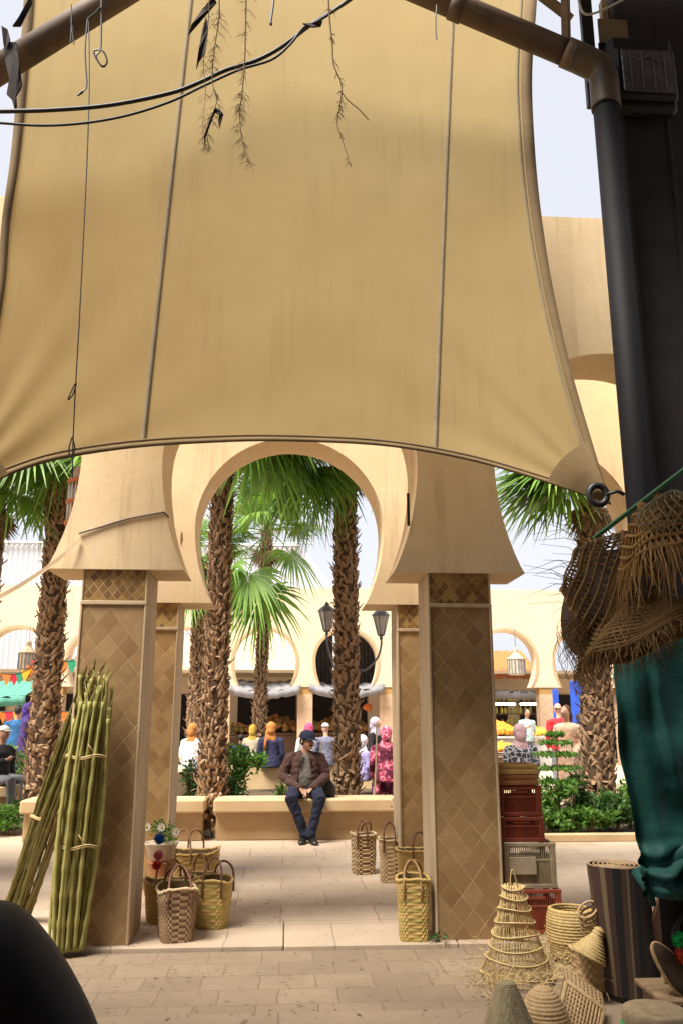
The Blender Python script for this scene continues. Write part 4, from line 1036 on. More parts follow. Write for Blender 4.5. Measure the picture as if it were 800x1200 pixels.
# ------------------------------------------------------------------ sugar cane bundles
canem = mat('cane', (.48, .40, .13), (.17, .18, .045), rough=.7, scale=6., stretch=(1, 1, .35), island=True, stain=.35, dark=(.10, .07, .02))
canedk = mat('cane_dark', (.20, .17, .04), (.10, .09, .02), rough=.55, scale=6., stretch=(1, 1, .35), island=True, stain=.4, dark=(.05, .03, .015))
def cane(mb, a, c, r, R, bend=.03):
    a, c = V(a), V(c); n = 16; pts = []; rs = []
    bd = V((R.uniform(-bend, bend), R.uniform(-bend, bend), 0)); L = (c-a).length; nn = int(L/.16); ph = R.random()
    for i in range(nn*4+1):
        t = i/(nn*4); pts.append(a.lerp(c, t)+bd*math.sin(PI*t)); rs.append(r*(1.32 if i % 4 == 0 else .95)*(1-.25*t))
    mb.tube(pts, rs, 7)
def bundle(label, base, top, rb, rt, n, m, seed, spread=.12, tie=(.45,), ends=True):
    R = random.Random(seed); t = thing('sugar_cane_bundle', label, 'sugar cane', tuple(base), 'tied bundles of sugar cane leaning on the left pillar')
    for i in range(n):
        a = i*2.4; k = math.sqrt((i+.5)/n)
        pb = V(base)+V((math.cos(a)*rb*k, math.sin(a)*rb*k*.6, 0)); pt_ = V(top)+V((math.cos(a)*rt*k*1.0, math.sin(a)*rt*.45*k, R.uniform(-spread*2.2, spread)))
        pb.z = R.uniform(.0, .02); b = MB(); cane(b, pb, pt_, R.uniform(.0115, .017), R, .045)
        if ends:
            d = (pt_-pb).normalized()
            for k2 in range(2):
                e = d*R.uniform(.04, .12)+V((R.uniform(-.04, .04), R.uniform(-.02, .02), 0)); w_ = V((.006, 0, 0))
                b.tri(pt_-w_, pt_+w_, pt_+e)
        b.build('stalk', m, t, True)
    for f in tie:
        c = V(base).lerp(V(top), f); r = lerp(rb, rt, f)+.012; b = MB(); rx, ry = r, r*.62
        for dz in (0, .012): b.tube([c+V((rx*math.cos(2*PI*k/24), ry*math.sin(2*PI*k/24), dz+.01*math.sin(k))) for k in range(25)], .005, 5, cap=False)
        b.tube([c+V((rx*.3, -ry, 0)), c+V((rx*.5, -ry-.03, .04)), c+V((rx*.2, -ry-.02, .09))], .003, 4)
        b.build('twine', straw, t, True)
    return t
gb = G(80, 1112); tb = P(112, 805, 6.13)
bundle('upright green sugar cane bundle standing against the left front pillar', (gb.x, gb.y-.06, 0), (tb.x, 6.10, tb.z), .120, .135, 30, canem, 3, .12, (.38, .72))
gb = G(20, 1075); tb = P(100, 805, 6.16)
bundle('darker sugar cane bundle leaning out to the left, behind the green one', (gb.x+.0, gb.y-.1, 0), (tb.x+.02, 6.22, tb.z+.02), .12, .085, 24, canedk, 8, .12, (.45,))

# ------------------------------------------------------------------ black scooter seat in the near corner
sc_ = thing('parked_scooter', 'glossy black seat end of a parked scooter blurred in the near left corner', 'scooter', (-.86, 2.35, 0))
navy = mat('seat_black', (.006, .007, .011), (.004, .005, .008), rough=.6, scale=9., bump=.15, spec=.4)
q = P(20, 1061, 2.2); b = MB(); rings = []
out = catmull([P(x, y, 2.35) for x, y in ((-70, 1092), (-30, 1064), (5, 1058), (30, 1066), (55, 1090), (80, 1124), (102, 1162), (122, 1206), (132, 1245), (110, 1275), (20, 1290), (-70, 1280))], 4); cc = P(-10, 1200, 2.35)
for i in range(15):
    t = i/14; y = 2.2+.75*t; k = (.25+.79*math.sin(PI/2*min(1, t/.25))**.6) if t < .25 else 1.04-.8*((t-.25)/.75)**1.6; rings.append([V((cc.x+(p.x-cc.x)*k-.12*t, y, cc.z-.05*t+(p.z-cc.z)*k)) for p in out])
b.loft(rings); b.build('seat', navy, sc_, True)
b = MB(); b.tube([(q.x-.16, 1.9, q.z-.5), (q.x-.16, 3.0, q.z-.5)], [.10, .10], 18, round_=True); b.build('body', blackp, sc_, True)
for y in (1.95, 3.15):
    b = MB(); c = V((q.x-.16, y, .22)); b.tube([c+V((0, .20*math.cos(a), .20*math.sin(a))) for a in [2*PI*k/28 for k in range(29)]], .05, 10, cap=False); wo = b.build('wheel', mat('rubber', (.02, .02, .02), rough=.8), sc_, True)
    b = MB(); b.tube([c-V((.04, 0, 0)), c+V((.04, 0, 0))], .13, 20); b.build('rim', mat('rim_grey', (.3, .3, .32), metal=.8, rough=.4), wo, True)

# ------------------------------------------------------------------ goods at the lower right
def hoopcone(label, c, h, rb, rt, seed):
    R = random.Random(seed); t = thing('wicker_cone_cage', label, 'wicker cage', tuple(c)); c = V(c)
    hs_ = [0, .15, .28, .42, .56, .70, .82, .93]
    def rad(k): return lerp(rb, rt, k**.82)
    for k in hs_:
        b = MB(); n = 40
        for w_ in (0, .006): b.tube([c+V(((rad(k)+w_)*math.cos(a), (rad(k)+w_)*math.sin(a), h*k+.008*math.sin(a*2+k*9)+w_+.012)) for a in [2*PI*i/n for i in range(n+1)]], .0042, 5, cap=False)
        b.build('hoop', straw, t, True)
    b = MB()
    for i in range(56):
        a = 2*PI*i/56+R.uniform(-.03, .03); b.tube([c+V(((rad(k)-.004)*math.cos(a+.3*k*R.uniform(-.4, .4)), (rad(k)-.004)*math.sin(a), h*k+.008)) for k in (0, .25, .5, .75, .98)], [.0022]*5, 3)
    for i in range(14):
        a = R.uniform(0, 6.3); k = R.uniform(0, .8); p0 = c+V((rad(k)*math.cos(a), rad(k)*math.sin(a), h*k)); a2 = a+R.uniform(-.9, .9); k2 = min(.95, k+.3); b.tube([p0, c+V((rad(k2)*math.cos(a2), rad(k2)*math.sin(a2), h*k2))], .002, 3)
    b.build('ribs', straw, t, True)
    b = MB(); b.tube(catmull([c+V((-.02, 0, h*.95)), c+V((-.012, 0, h*1.1)), c+V((.0, 0, h*1.17)), c+V((.015, 0, h*1.08)), c+V((.03, 0, h*.96))], 5), .004, 5); b.build('loop', straw, t, True)
g = G(609, 1152); hoopcone('tall open wicker cone cage with hoops, standing by the foot of the pillar', (g.x+.03, g.y+.18, 0), .50, .215, .055, 3)
# loose straw on the ground
b = MB(); R = random.Random(31)
def fn(i):
    px, py = R.gauss(640, 38), R.gauss(1125, 18)
    if i % 4 == 0: px, py = R.gauss(585, 16), R.gauss(1150, 9)
    p = G(px, py, .004+R.random()*.07); d = V((R.uniform(-1, 1), R.uniform(-1, 1), R.uniform(-.1, .35))).normalized()*R.uniform(.06, .16)
    e = p+d; e.z = max(.003, e.z); mdl = p.lerp(e, .5)+V((0, 0, R.uniform(0, .03))); return [p, mdl, e]
strands(b, fn, 900, .0016); tag(b.build('loose_straw', straw), 'tangle of loose straw spilled round the wicker cone', 'straw', kind='stuff')
def coilpot(label, c, prof_, m=straw, name='coiled_basket', rot=None, cat='basket', seg=44, amp=.006, rowh=.018, grp='coiled straw pieces on the ground'):
    t = thing(name, label, cat, tuple(c), grp); b = MB(); L = [0]
    for (r0, z0), (r1, z1) in zip(prof_, prof_[1:]): L.append(L[-1]+math.hypot(r1-r0, z1-z0))
    n = max(6, int(L[-1]/rowh)*4); pr = []
    for i in range(n+1):
        s = L[-1]*i/n; k = max(j for j in range(len(L)) if L[j] <= s+1e-9); k = min(k, len(prof_)-2); f = (s-L[k])/(L[k+1]-L[k])
        (r0, z0), (r1, z1) = prof_[k], prof_[k+1]; dn = V((z1-z0, -(r1-r0))).normalized() if L[k+1] > L[k] else V((1, 0)); a = amp*abs(math.sin(PI*s/rowh))
        pr.append((max(.002, lerp(r0, r1, f)+dn.x*a), lerp(z0, z1, f)+dn.y*a))
    b.lathe(pr, c, seg, 0, lambda a, j, r, z: .0015*math.sin(a*seg/2*1.0+j), False, rot)
    b.build('body', m, t, True); return t
g = G(672, 1128); coilpot('round coiled basket standing behind the straw tangle', (g.x+.04, g.y+.15, 0), [(.09, 0), (.13, .01), (.155, .10), (.15, .22), (.135, .28), (.12, .285), (.13, .2), (.13, .06), (.01, .03)], mat('coil_gold', (.50, .36, .15), (.36, .24, .09), rough=.7, scale=30., bump=.4))
g = G(636, 1200); coilpot('small beehive-shaped coiled straw cone at the bottom edge', (g.x+.0, g.y-.02, 0), [(.115, 0), (.12, .03), (.10, .09), (.07, .14), (.035, .17), (.002, .175)], tan)
g = G(596, 1218); coilpot('smooth pale pointed straw cone at the bottom edge', (g.x, g.y, 0), [(.14, 0), (.12, .06), (.07, .18), (.045, .235), (.04, .245), (.03, .25), (.002, .251)], mat('raffia_pale', (.34, .28, .16), (.22, .17, .09), rough=.7, scale=14., stretch=(3, 3, .4), bump=.7, dist=.01), amp=.0015, rowh=.01, name='straw_cone', cat='straw cone')
# conical woven lid leaning against the rug and coils above
R90 = Matrix.Rotation(math.radians(-52), 3, 'Y')
g = P(690, 1108, 5.02); coilpot('cone-shaped coiled lid resting tilted between basket and rug', (g.x-.01, 5.02, g.z-.06), [(.095, 0), (.09, .02), (.055, .08), (.03, .12), (.025, .16), (.002, .17)], mat('coil_tan', (.52, .38, .17), (.38, .26, .10), rough=.7, scale=30., bump=.4), rot=Matrix.Rotation(math.radians(28), 3, 'Y'), name='coiled_cone', cat='coiled cone')
b = MB()
for k in range(4):
    c = P(688+k*2, 1066+k*7, 5.08); b.tube([c+V((.055*math.cos(a), .02*math.sin(a)+.01*k, .035*math.sin(a)+.02*math.cos(a))) for a in [2*PI*i/24 for i in range(25)]], .007, 6, cap=False)
tag(b.build('cane_rings', tan, None, True), 'loose stack of bent cane rings beside the rolled rug', 'cane rings')
# square plaited tray basket under the lid
g = G(694, 1160, 0); basket('small square plaited basket at the left foot of the rolled rug', (g.x+.03, g.y+.04, .0), .20, .18, .22, .20, .20, M3(tan), 8, 22, .008, math.radians(8), None, dip=0, pattern='plain')
# perforated oblong basket lying on its side
tb_ = thing('openwork_basket', 'oblong openwork basket lying tipped on its side at the bottom edge', 'basket', tuple(G(690, 1200)))
b = MB(); c = V(P(668, 1198, 4.62)); ax = V((.36, .14, -.10)); wv = V((.06, .02, .30)); c0 = V((P(652, 1185, 4.62)))
o3 = P(663, 1150, 4.66)
U_ = (P(716, 1182, 4.60)-P(672, 1150, 4.66)); W_ = (P(652, 1225, 4.55)-P(668, 1152, 4.66)); N_ = V((.05, .16, .02))
def pl(u, v, dd=0.): return o3+U_*u+W_*v+N_*(dd)
for i in range(13):
    b.tube([pl(i/12, 0), pl(i/12, 1)], .006, 5); 
for j in range(15):
    b.tube([pl(0, j/14, .02), pl(1, j/14, .02)], .0065, 5)
b.tube([pl(0, 0), pl(1, 0), pl(1, 1), pl(0, 1), pl(0, 0)], .012, 8); b.build('front_panel', tan, tb_, True)
b = MB()
for k in range(6):
    d_ = k/5; b.tube([pl(0, 0, d_), pl(1, 0, d_), pl(1, 1, d_)], .006, 5)
for i in range(10): b.tube([pl(i/9, 0, 0), pl(i/9, 0, 1)], .005, 5); b.tube([pl(1, i/9, 0), pl(1, i/9, 1)], .005, 5)
b.build('side_panel', tan, tb_, True)
b = MB(); b.quad(pl(0, 0, .9), pl(1, 0, .9), pl(1, 1, .9), pl(0, 1, .9)); b.build('lining', inn, tb_)
# rolled striped rug
def mat_rug():
    m, t = newmat('rug_stripes'); tc = t.n('TexCoord'); sp = t.n('SeparateXYZ'); t.put(sp.inputs[0], tc.outputs['Object'])
    nz = t.n('TexNoise', Vector=tc.outputs['Object'], Scale=4., Detail=4.)
    mpn = t.n('Mapping'); t.put(mpn.inputs[0], tc.outputs['Object']); mpn.inputs['Scale'].default_value = (1, 1, .25); t.put(nz.inputs['Vector'], mpn); ang = t.math('ARCTAN2', sp.outputs[1], sp.outputs[0]); a = t.math('ADD', ang, t.math('MULTIPLY', nz.outputs[0], .16))
    r = t.n('ValToRGB'); r.color_ramp.interpolation = 'CONSTANT'; e = r.color_ramp.elements
    stp = [(0, (.06, .03, .02)), (.06, (.15, .11, .055)), (.085, (.045, .02, .014)), (.115, (.008, .006, .006)), (.155, (.055, .028, .017)), (.18, (.13, .095, .05)), (.195, (.03, .014, .01)), (.225, (.008, .006, .006)), (.26, (.028, .014, .009)), (.40, (.022, .011, .007)), (.43, (.01, .007, .006)), (.5, (.05, .025, .015)), (.75, (.1, .06, .03))]
    while len(e) < len(stp): e.new(.5)
    for i, (p_, c_) in enumerate(stp): e[i].position = p_; e[i].color = (*c_, 1)
    t.put(r.inputs[0], t.math('FRACT', t.math('ADD', t.math('DIVIDE', a, 2*PI), 1.475)))
    wv = t.n('TexWave', Scale=60., Distortion=1.); wv.bands_direction = 'Z'; t.put(wv.inputs[0], tc.outputs['Object'])
    finish(t, r.outputs[0], .9, wv.outputs[1], .6, .006); return m
rug_m = mat_rug()
g = G(733, 1172); g.x += .10; rg = thing('rolled_rug', 'rolled brown and black striped rug standing on end under the tarpaulin', 'rug', (g.x, g.y+.14, 0))
H = .665; b = MB(); n = 64; rings = []
for j in range(22):
    v = j/21; rings.append([V(((.165+.006*math.sin(a*3+v*2)+.004*mnoise.noise(V((math.cos(a)*3, math.sin(a)*3, v*4))))*math.cos(a)-.055*v, (.155)*math.sin(a), H*v+.006*math.sin(a*2)*v)) for a in [2*PI*i/n for i in range(n)]])
b.loft(rings, 0, False); inr = [[p+V((-(p.x+.055)*.07, -p.y*.07, 0)) for p in rings[-1]]]; b.loft([rings[-1], inr[0], [p+V((-(p.x+.055)*.1, -p.y*.1, -.05)) for p in rings[-1]]], 0, False)
b.build('outer_turn', rug_m, rg, True, True)
b = MB(); pts = []
for i in range(150):
    a = i*.24; r = .148*(1-i/150)+.012; pts.append((r*math.cos(a)-.055, r*math.sin(a)))
for (xa, ya), (xb, yb) in zip(pts, pts[1:]):
    b.quad((xa, ya, H-.05), (xb, yb, H-.05), (xb, yb, H+.004), (xa, ya, H+.004)); k = .72
    b.quad((xa, ya, H+.004), (xb, yb, H+.004), (xb*k-.055*(1-k), yb*k, H+.002), (xa*k-.055*(1-k), ya*k, H+.002)) if i % 1 == 9 else None
b.tube([(x, y, H+.002) for x, y in pts], .006, 5); b.build('inner_turns', mat('rug_edge', (.36, .25, .14), (.22, .14, .08), rough=.9, scale=30.), rg, True, True)
# drum-like round stool with pale skin top at the corner
g = P(766, 1182, 4.35); dr = thing('hand_drum', 'low dark round drum with a pale hide top in the lower right corner', 'drum', (g.x, 4.35, 0))
zt = g.z; b = MB(); b.lathe([(.10, 0), (.115, .02), (.125, zt*.5), (.145, zt-.05), (.148, zt-.012), (.001, zt-.013)], (g.x, 4.35, 0), 40); b.build('shell', mat('drum_dark', (.05, .03, .02), (.03, .018, .012), rough=.5, scale=9.), dr, True)
b = MB(); b.lathe([(.150, zt-.06), (.153, zt-.03), (.150, zt-.006), (.142, zt), (.001, zt+.001)], (g.x, 4.35, 0), 40, 0, lambda a, j, r, z: .0012*math.sin(a*40)); b.build('skin', mat('hide', (.36, .28, .17), (.22, .16, .09), rough=.8, scale=14., stain=.4), dr, True)
b = MB(); b.tube([(g.x+.152*math.cos(a), 4.35+.152*math.sin(a), zt-.07) for a in [2*PI*i/40 for i in range(41)]], .009, 6, cap=False); b.build('green_cord', mat('cord_green', (.08, .42, .12), (.02, .04, .02), scale=9., island=False, stain=.8, dark=(.02, .02, .02)), dr, True)
# low wooden shelf with slippers etc. at the right edge
sh = thing('display_bench', 'low dark wooden display bench at the right edge under the tarpaulin', 'bench', (2.6, 4.7, 0))
b = MB(); p = P(765, 1160, 4.75); b.box((p.x+.45, 4.72, p.z-.0), (.98, .38, .028), 0, .006); b.build('top', wood, sh)
for sx in (0.02, .9):
    b = MB(); b.box((p.x+sx, 4.72, (p.z-.02)/2), (.05, .34, p.z-.024), 0, .005); b.build('leg', wood, sh)
sp_ = thing('woven_slipper', 'dark woven slipper with pale stitched rim propped on the display bench', 'slipper', tuple(P(785, 1130, 4.65)))
b = MB(); c = P(786, 1136, 4.62); ex = V((.10, 0, -.13)).normalized(); ey = V((.75, .2, .6)).normalized(); nn = ex.cross(ey).normalized()
def ov(r, k): return [c+ex*(.155*r*math.cos(a))+ey*(.058*r*math.sin(a)*(1+.25*math.cos(a)))+nn*k for a in [2*PI*i/36 for i in range(37)]]
b.loft([ov(1, 0)[:-1], ov(1.02, .02)[:-1], ov(.96, .035)[:-1], ov(.5, .03)[:-1]]); b.build('sole', mat('slipper_dark', (.06, .035, .02), scale=30.), sp_, True)
b = MB(); b.tube(ov(1.03, .02), .008, 6, cap=False); b.tube(ov(.93, -.012), .005, 6, cap=False); b.build('stitched_rim', tan, sp_, True)
b = MB(); b.tube([c+ex*.02-ey*.07, c+ex*.0+nn*-.05, c+ex*.02+ey*.07], .011, 6); b.build('strap', tan, sp_, True)
for px, py, r_, col_, lb_, nm in ((797, 1102, .045, (.02, .42, .10), 'bright green pompom at the right edge above the slipper', 'wool_pompom'), (800, 1120, .05, (.50, .05, .02), 'red orange pompom at the right edge under the green one', 'wool_pompom'), (722, 1172, .0, 0, '', '')):
    if r_: pom(lb_, px, py, 4.6, r_, mat('wool_%d' % px, col_, rough=.9, bump=0))
b = MB(); p = P(785, 1068, 5.0); b.box(p+V((0, .02, -.12)), (.26, .03, .42), 0, .006, Matrix.Rotation(math.radians(24), 3, 'Y')); tag(b.build('leaning_board', mat('rust_board', (.16, .07, .035), (.09, .04, .02), scale=5.)), 'red brown board leaning behind the rolled rug', 'board')
b = MB()
for k in range(3): b.tube(catmull([P(786+k*3, 1098, 4.6), P(788+k*4, 1088-k*3, 4.6), P(795+k*4, 1076-k*4, 4.6), P(806, 1070-k*6, 4.6)], 4), .003, 4)
tag(b.build('wire_sprig', blackm), 'thin black wire loops beside the green pompom', 'wire')
b = MB(); p = G(512, 1103); R = random.Random(3); 
for k in range(5): leafblob(b, (p.x+R.uniform(-.05, .05), p.y-.04, .02+R.random()*.03), (.03, .03, .02), 10, .03, R)
tag(b.build('weed', leafB), 'tiny weed at the foot of the right front pillar', 'weed')
b = MB(); p = G(526, 1107, -.03); b.lathe([(.014, 0), (.015, .012), (.012, .016), (.001, .017)], p, 16); tag(b.build('bottle_cap', mat('cap_blue', (.02, .05, .22), rough=.4, bump=0)), 'dark blue bottle cap on the paving by the right front pillar', 'bottle cap')
# ------------------------------------------------------------------ people
skin = mat('skin', (.42, .24, .15), (.36, .19, .12), rough=.6, scale=20., stain=0., bump=.1)
skin_l = mat('skin_light', (.58, .36, .25), (.50, .29, .19), rough=.6, scale=20., stain=0., bump=.1)
hairm = mat('hair_dark', (.025, .018, .014), (.015, .011, .009), rough=.7, scale=40., bump=.5)
def cloth(name, c, k=.75, **kw): return mat('cloth_'+name, c, tuple(x*k for x in c), rough=.9, scale=7., stain=.15, bump=.3, bscale=90., dist=.002, **kw)
def mat_pattern(name, a, b_, scale, th=.5, c3=None):
    m, t = newmat(name); tc = t.n('TexCoord'); v = t.n('TexVoronoi', Vector=tc.outputs['Object'], Scale=scale); n_ = t.n('TexNoise', Vector=tc.outputs['Object'], Scale=scale*.6, Detail=3.)
    v2 = t.n('TexVoronoi', Vector=tc.outputs['Object'], Scale=scale, _feature='DISTANCE_TO_EDGE')
    c = t.mix(t.math('LESS_THAN', v2.outputs[0], .09), a, b_)
    if c3: c = t.mix(t.ramp(n_.outputs[0], .48, .55), c, c3)
    finish(t, c, .9); return m
def xf(root, az):
    M_ = Matrix.Rotation(az, 3, 'Z'); o = V(root)
    return lambda x, y, z: o+M_ @ V((x, y, z))
def hand(mb, p, d, curl, R_=.012, s=1, T=None):
    """palm and five separate curled fingers; d = reach direction, curl = direction the tips bend to"""
    d = V(d).normalized(); curl = V(curl).normalized(); side = d.cross(curl).normalized()
    mb.ball(p+d*.035, (.036, .036, .022), 0, 10, 6, Matrix((side, d, curl)).transposed())
    mb.ball(p+d*.055, (.036, .026, .017), 0, 10, 6, Matrix((side, d, curl)).transposed())
    for k, (ln, ox) in enumerate(((.062, -.031), (.072, -.010), (.067, .011), (.052, .030))):
        b0 = p+d*.070+side*ox*1.0; b1 = b0+(d+curl*.35).normalized()*ln*.45; b2 = b1+(d*.5+curl).normalized()*ln*.35; b3 = b2+(curl-d*.2).normalized()*ln*.3
        mb.tube([b0-d*.02, b0, b1, b2, b3], [.0095, .0095, .0088, .008, .0065], 8, round_=True)
    tb0 = p+d*.02+side*s*.030; mb.tube([tb0, tb0+(side*s+d*.7+curl*.2).normalized()*.030, tb0+(side*s*.5+d+curl*.5).normalized()*.060], [.012, .0105, .008], 8, round_=True)
def torso(mb, rings, seg=20):
    """rings = (centre, rx, ry, ax) ; ax = tilt matrix or None"""
    L = []
    for c, rx, ry, *rest in rings:
        M_ = rest[0] if rest else Matrix.Identity(3)
        L.append([V(c)+M_ @ V((rx*math.cos(2*PI*k/seg), ry*math.sin(2*PI*k/seg), 0)) for k in range(seg)])
    mb.loft(L)
# ---- the man on the bench -------------------------------------------------
mx_ = P(357, 930, 11.36).x
man = thing('person', 'man seated on the middle bench, navy cap, maroon jacket, dark trousers, hands clasped', 'person', (mx_, 11.3, 0))
T = xf((mx_, 11.3, 0), 0)
HR = Matrix.Rotation(math.radians(42), 3, 'Z') @ Matrix.Rotation(math.radians(6), 3, 'X')      # head turned to the picture's right
hc = T(.03, -.03, 1.205)
def H(x, y, z): return hc+HR @ V((x*1.12, y*1.10, z*1.06))
b = MB()
b.ball(H(0, .018, .022), (.074, .094, .098), 0, 20, 14, HR)           # skull
b.ball(H(0, -.022, -.032), (.060, .068, .078), 0, 18, 12, HR)         # face
b.ball(H(0, -.052, -.085), (.036, .032, .026), 0, 12, 8, HR)          # chin
b.ball(H(0, -.012, -.070), (.054, .052, .036), 0, 14, 8, HR)          # jaw
for s in (-1, 1):
    b.ball(H(s*.072, .012, -.012), (.010, .020, .032), 0, 8, 6, HR)   # ear
    b.ball(H(s*.034, -.066, -.034), (.020, .016, .018), 0, 10, 6, HR) # cheek
    b.tube([H(s*.010, -.083, .018), H(s*.03, -.084, .022), H(s*.050, -.070, .014)], .0075, 8, round_=True)   # brow
b.tube([H(0, -.083, .012), H(0, -.098, -.012), H(0, -.108, -.034), H(0, -.096, -.042)], [.008, .010, .0145, .010], 10, round_=True)   # nose
b.tube([H(-.022, -.080, -.062), H(0, -.090, -.061), H(.022, -.080, -.062)], .007, 8, round_=True)  # lips
b.tube([T(.0, .012, 1.0), T(.008, .0, 1.08), H(0, .02, -.06)], [.060, .054, .052], 14, round_=True)   # neck
torso(b, [(T(0, .02, .56), .12, .09), (T(0, .02, .75), .14, .10), (T(0, .01, .95), .16, .10), (T(0, .01, 1.03), .09, .06)])
wl, wr = T(-.055, -.30, .615), T(.075, -.30, .62)
for (sh_, el, wr_) in ((T(-.17, .01, 1.0), T(-.255, -.03, .75), wl), (T(.17, .01, 1.0), T(.25, -.03, .75), wr)):
    b.tube([sh_, el, wr_], [.045, .038, .027], 10, round_=True)
for s in (-1, 1): b.tube([T(s*.09, .02, .60), T(s*.172, -.39, .50), T(s*.04+.03, -.40, .14)], [.06, .035, .02], 10, round_=True)
hand(b, wl, V((.75, -.35, -.55)), V((.35, .1, -.8)), s=1)
hand(b, wr, V((-.75, -.40, -.50)), V((-.35, -.1, -.8)), s=-1)
b.remeshed('body', skin, man, .0062, 3)
b = MB()
for s in (-1, 1): b.ball(H(s*.030, -.0815, .0005), (.0105, .008, .0055), 0, 10, 6, HR)
b.build('eyes', mat('eye', (.03, .02, .015), rough=.2, bump=0), man, True)
b = MB(); b.tube([H(-.030, -.083, -.053), H(0, -.0945, -.050), H(.030, -.083, -.053)], [.004, .0065, .004], 8, round_=True)
for s in (-1, 1): b.tube([H(s*.012, -.0905, .021), H(s*.032, -.0905, .026), H(s*.050, -.076, .017)], .0035, 6)
b.build('moustache', hairm, man, True)
b = MB(); b.ball(H(0, .042, -.010), (.075, .075, .070), 0, 16, 10, HR)
b.tube([H(-.073, .0, .0), H(-.072, -.008, -.03)], .010, 6); b.tube([H(.073, .0, .0), H(.072, -.008, -.03)], .010, 6); b.build('hair', hairm, man, True)
b = MB(); capm = cloth('navy_cap', (.009, .012, .032)); L = []
for j in range(9):
    th = j/8*PI/2; r_, z = math.cos(th)**.8, math.sin(th)
    L.append([H(.088*r_*math.cos(a), .008+.108*r_*math.sin(a), .030+.092*z) for a in [2*PI*k/28 for k in range(28)]])
b.loft(L, 0, False); b.face([b.vert(p) for p in L[-1]]); b.tube([H(.088*math.cos(a), .008+.108*math.sin(a), .030) for a in [2*PI*k/28 for k in range(29)]], .006, 6, cap=False); b.ball(H(0, .008, .123), .008)
o = b.build('cap', capm, man, True)
b = MB(); L = []
for k, (e, dz) in enumerate(((0, .0), (.5, .002), (1., -.006))):
    L.append([H(.082*math.cos(a)*(1-.12*e), .008-.100*abs(math.sin(a))-.070*e*abs(math.sin(a))**.6, .034+dz-.016*math.cos(a)**2*e) for a in [PI*q/20 for q in range(21)]])
L2 = [[p-V((0, 0, .007)) for p in r] for r in L[::-1]]
b.loft(L+L2, 0, False, False); b.build('peak', capm, o, True)
# clothes
jk = cloth('maroon_jacket', (.065, .030, .025)); swt = cloth('grey_sweater', (.14, .125, .11)); trm = cloth('navy_trousers', (.014, .018, .040)); trd = cloth('shin_dark', (.02, .022, .035))
b = MB(); torso(b, [(T(0, -.0, .555), .150, .125), (T(0, -.01, .66), .160, .135), (T(0, -.015, .76), .155, .135), (T(0, .0, .90), .150, .115), (T(0, .01, 1.00), .13, .09), (T(0, .01, 1.05), .075, .062)])
b.remeshed('sweater', swt, man, .011, 3, .010, 10)
b = MB()
def open_shell(levels, seg=36, gap=.55, th=.02):
    out, inn_ = [], []
    for (c, rx, ry, g) in levels:
        A = [(-PI/2+g+(2*PI-2*g)*k/seg) for k in range(seg+1)]
        o_ = [V(c)+V((rx*math.cos(a), ry*math.sin(a), 0)) for a in A]; i_ = [V(c)+V(((rx-th)*math.cos(a), (ry-th)*math.sin(a), 0)) for a in A]
        out.append(o_+i_[::-1])
    b.loft(out)
open_shell([(T(0, .01, .47), .205, .165, .75), (T(0, .01, .58), .20, .165, .62), (T(0, .0, .72), .190, .165, .50), (T(0, .0, .88), .185, .145, .45), (T(0, .01, .98), .175, .125, .42), (T(0, .012, 1.035), .13, .098, .50), (T(0, .01, 1.075), .085, .080, .7)])
for s, el, w_ in ((-1, T(-.275, -.02, .755), T(-.075, -.275, .635)), (1, T(.268, -.02, .755), T(.093, -.275, .64))):
    b.tube([T(s*.13, .012, 1.005), T(s*.185, .01, .985), T(s*.235, .0, .88), el, el.lerp(w_, .5)+V((0, -.01, -.01)), w_], [.06, .078, .070, .064, .054, .045], 14, round_=True)
    b.tube([w_, w_.lerp(el, -.08)], .047, 12)
b.remeshed('jacket', jk, man, .010, 2, .020, 9)
b = MB()
for s in (-1, 1): b.tube([T(s*.035, -.105, 1.05), T(s*.065, -.135, .98), T(s*.075, -.15, .88)], [.018, .022, .010], 8, sq=.4)
b.build('collar', jk, man, True)
b = MB()
for i in range(14): b.ball(T(-.052-.015*math.sin(i*.3), -.158-.001*i, 1.0-i*.028), .004, 0, 6, 4)
b.build('zip', mat('zip', (.02, .015, .015), metal=.3, rough=.4), man)
b = MB()
b.ball(T(0, .02, .585), (.165, .14, .105), 0, 18, 10)
for s, kn, an in ((-1, T(-.175, -.40, .515), T(.0-.01, -.385, .12)), (1, T(.18, -.40, .515), T(.075, -.43, .12))):
    b.tube([T(s*.09, .02, .595), T(s*.135, -.2, .585), kn, kn.lerp(an, .45)+V((0, .01, 0)), an], [.095, .090, .074, .062, .052], 14, round_=True)
    b.tube([an.lerp(kn, .1), an, an+V((0, -.005, -.03))], [.050, .056, .060], 12, round_=True)
b.remeshed('trousers', [trm, trd], man, .011, 2, .022, 8)
shm = mat('shoe_black', (.018, .014, .013), rough=.4, spec=.5)
for an, dx in ((T(-.01, -.385, .0), -.04), (T(.075, -.43, .0), .05)):
    b = MB(); L = []
    for t, w_, h in ((0, .030, .06), (.12, .040, .085), (.35, .042, .085), (.6, .046, .065), (.85, .046, .05), (1., .026, .036)):
        c = an+V((dx*t, .075-.27*t, 0)); L.append([c+V((w_*math.cos(a), 0, max(0, h*.5+h*.5*math.sin(a)))) for a in [2*PI*k/14 for k in range(14)]])
    b.loft(L); o = b.build('shoe', shm, man, True)
b = MB(); b.tube([T(.02, -.37, .60), T(.025, -.385, .53), T(.01, -.39, .50)], [.008, .010, .006], 6); b.build('held_keys', blackm, man)
bgp = P(383, 926, 11.36); bag = thing('shoulder_bag', 'black leather bag resting on the bench at the seated man\'s side', 'bag', (bgp.x, 11.36, .495))
b = MB(); c = V((bgp.x-.01, 11.34, .60)); L = []
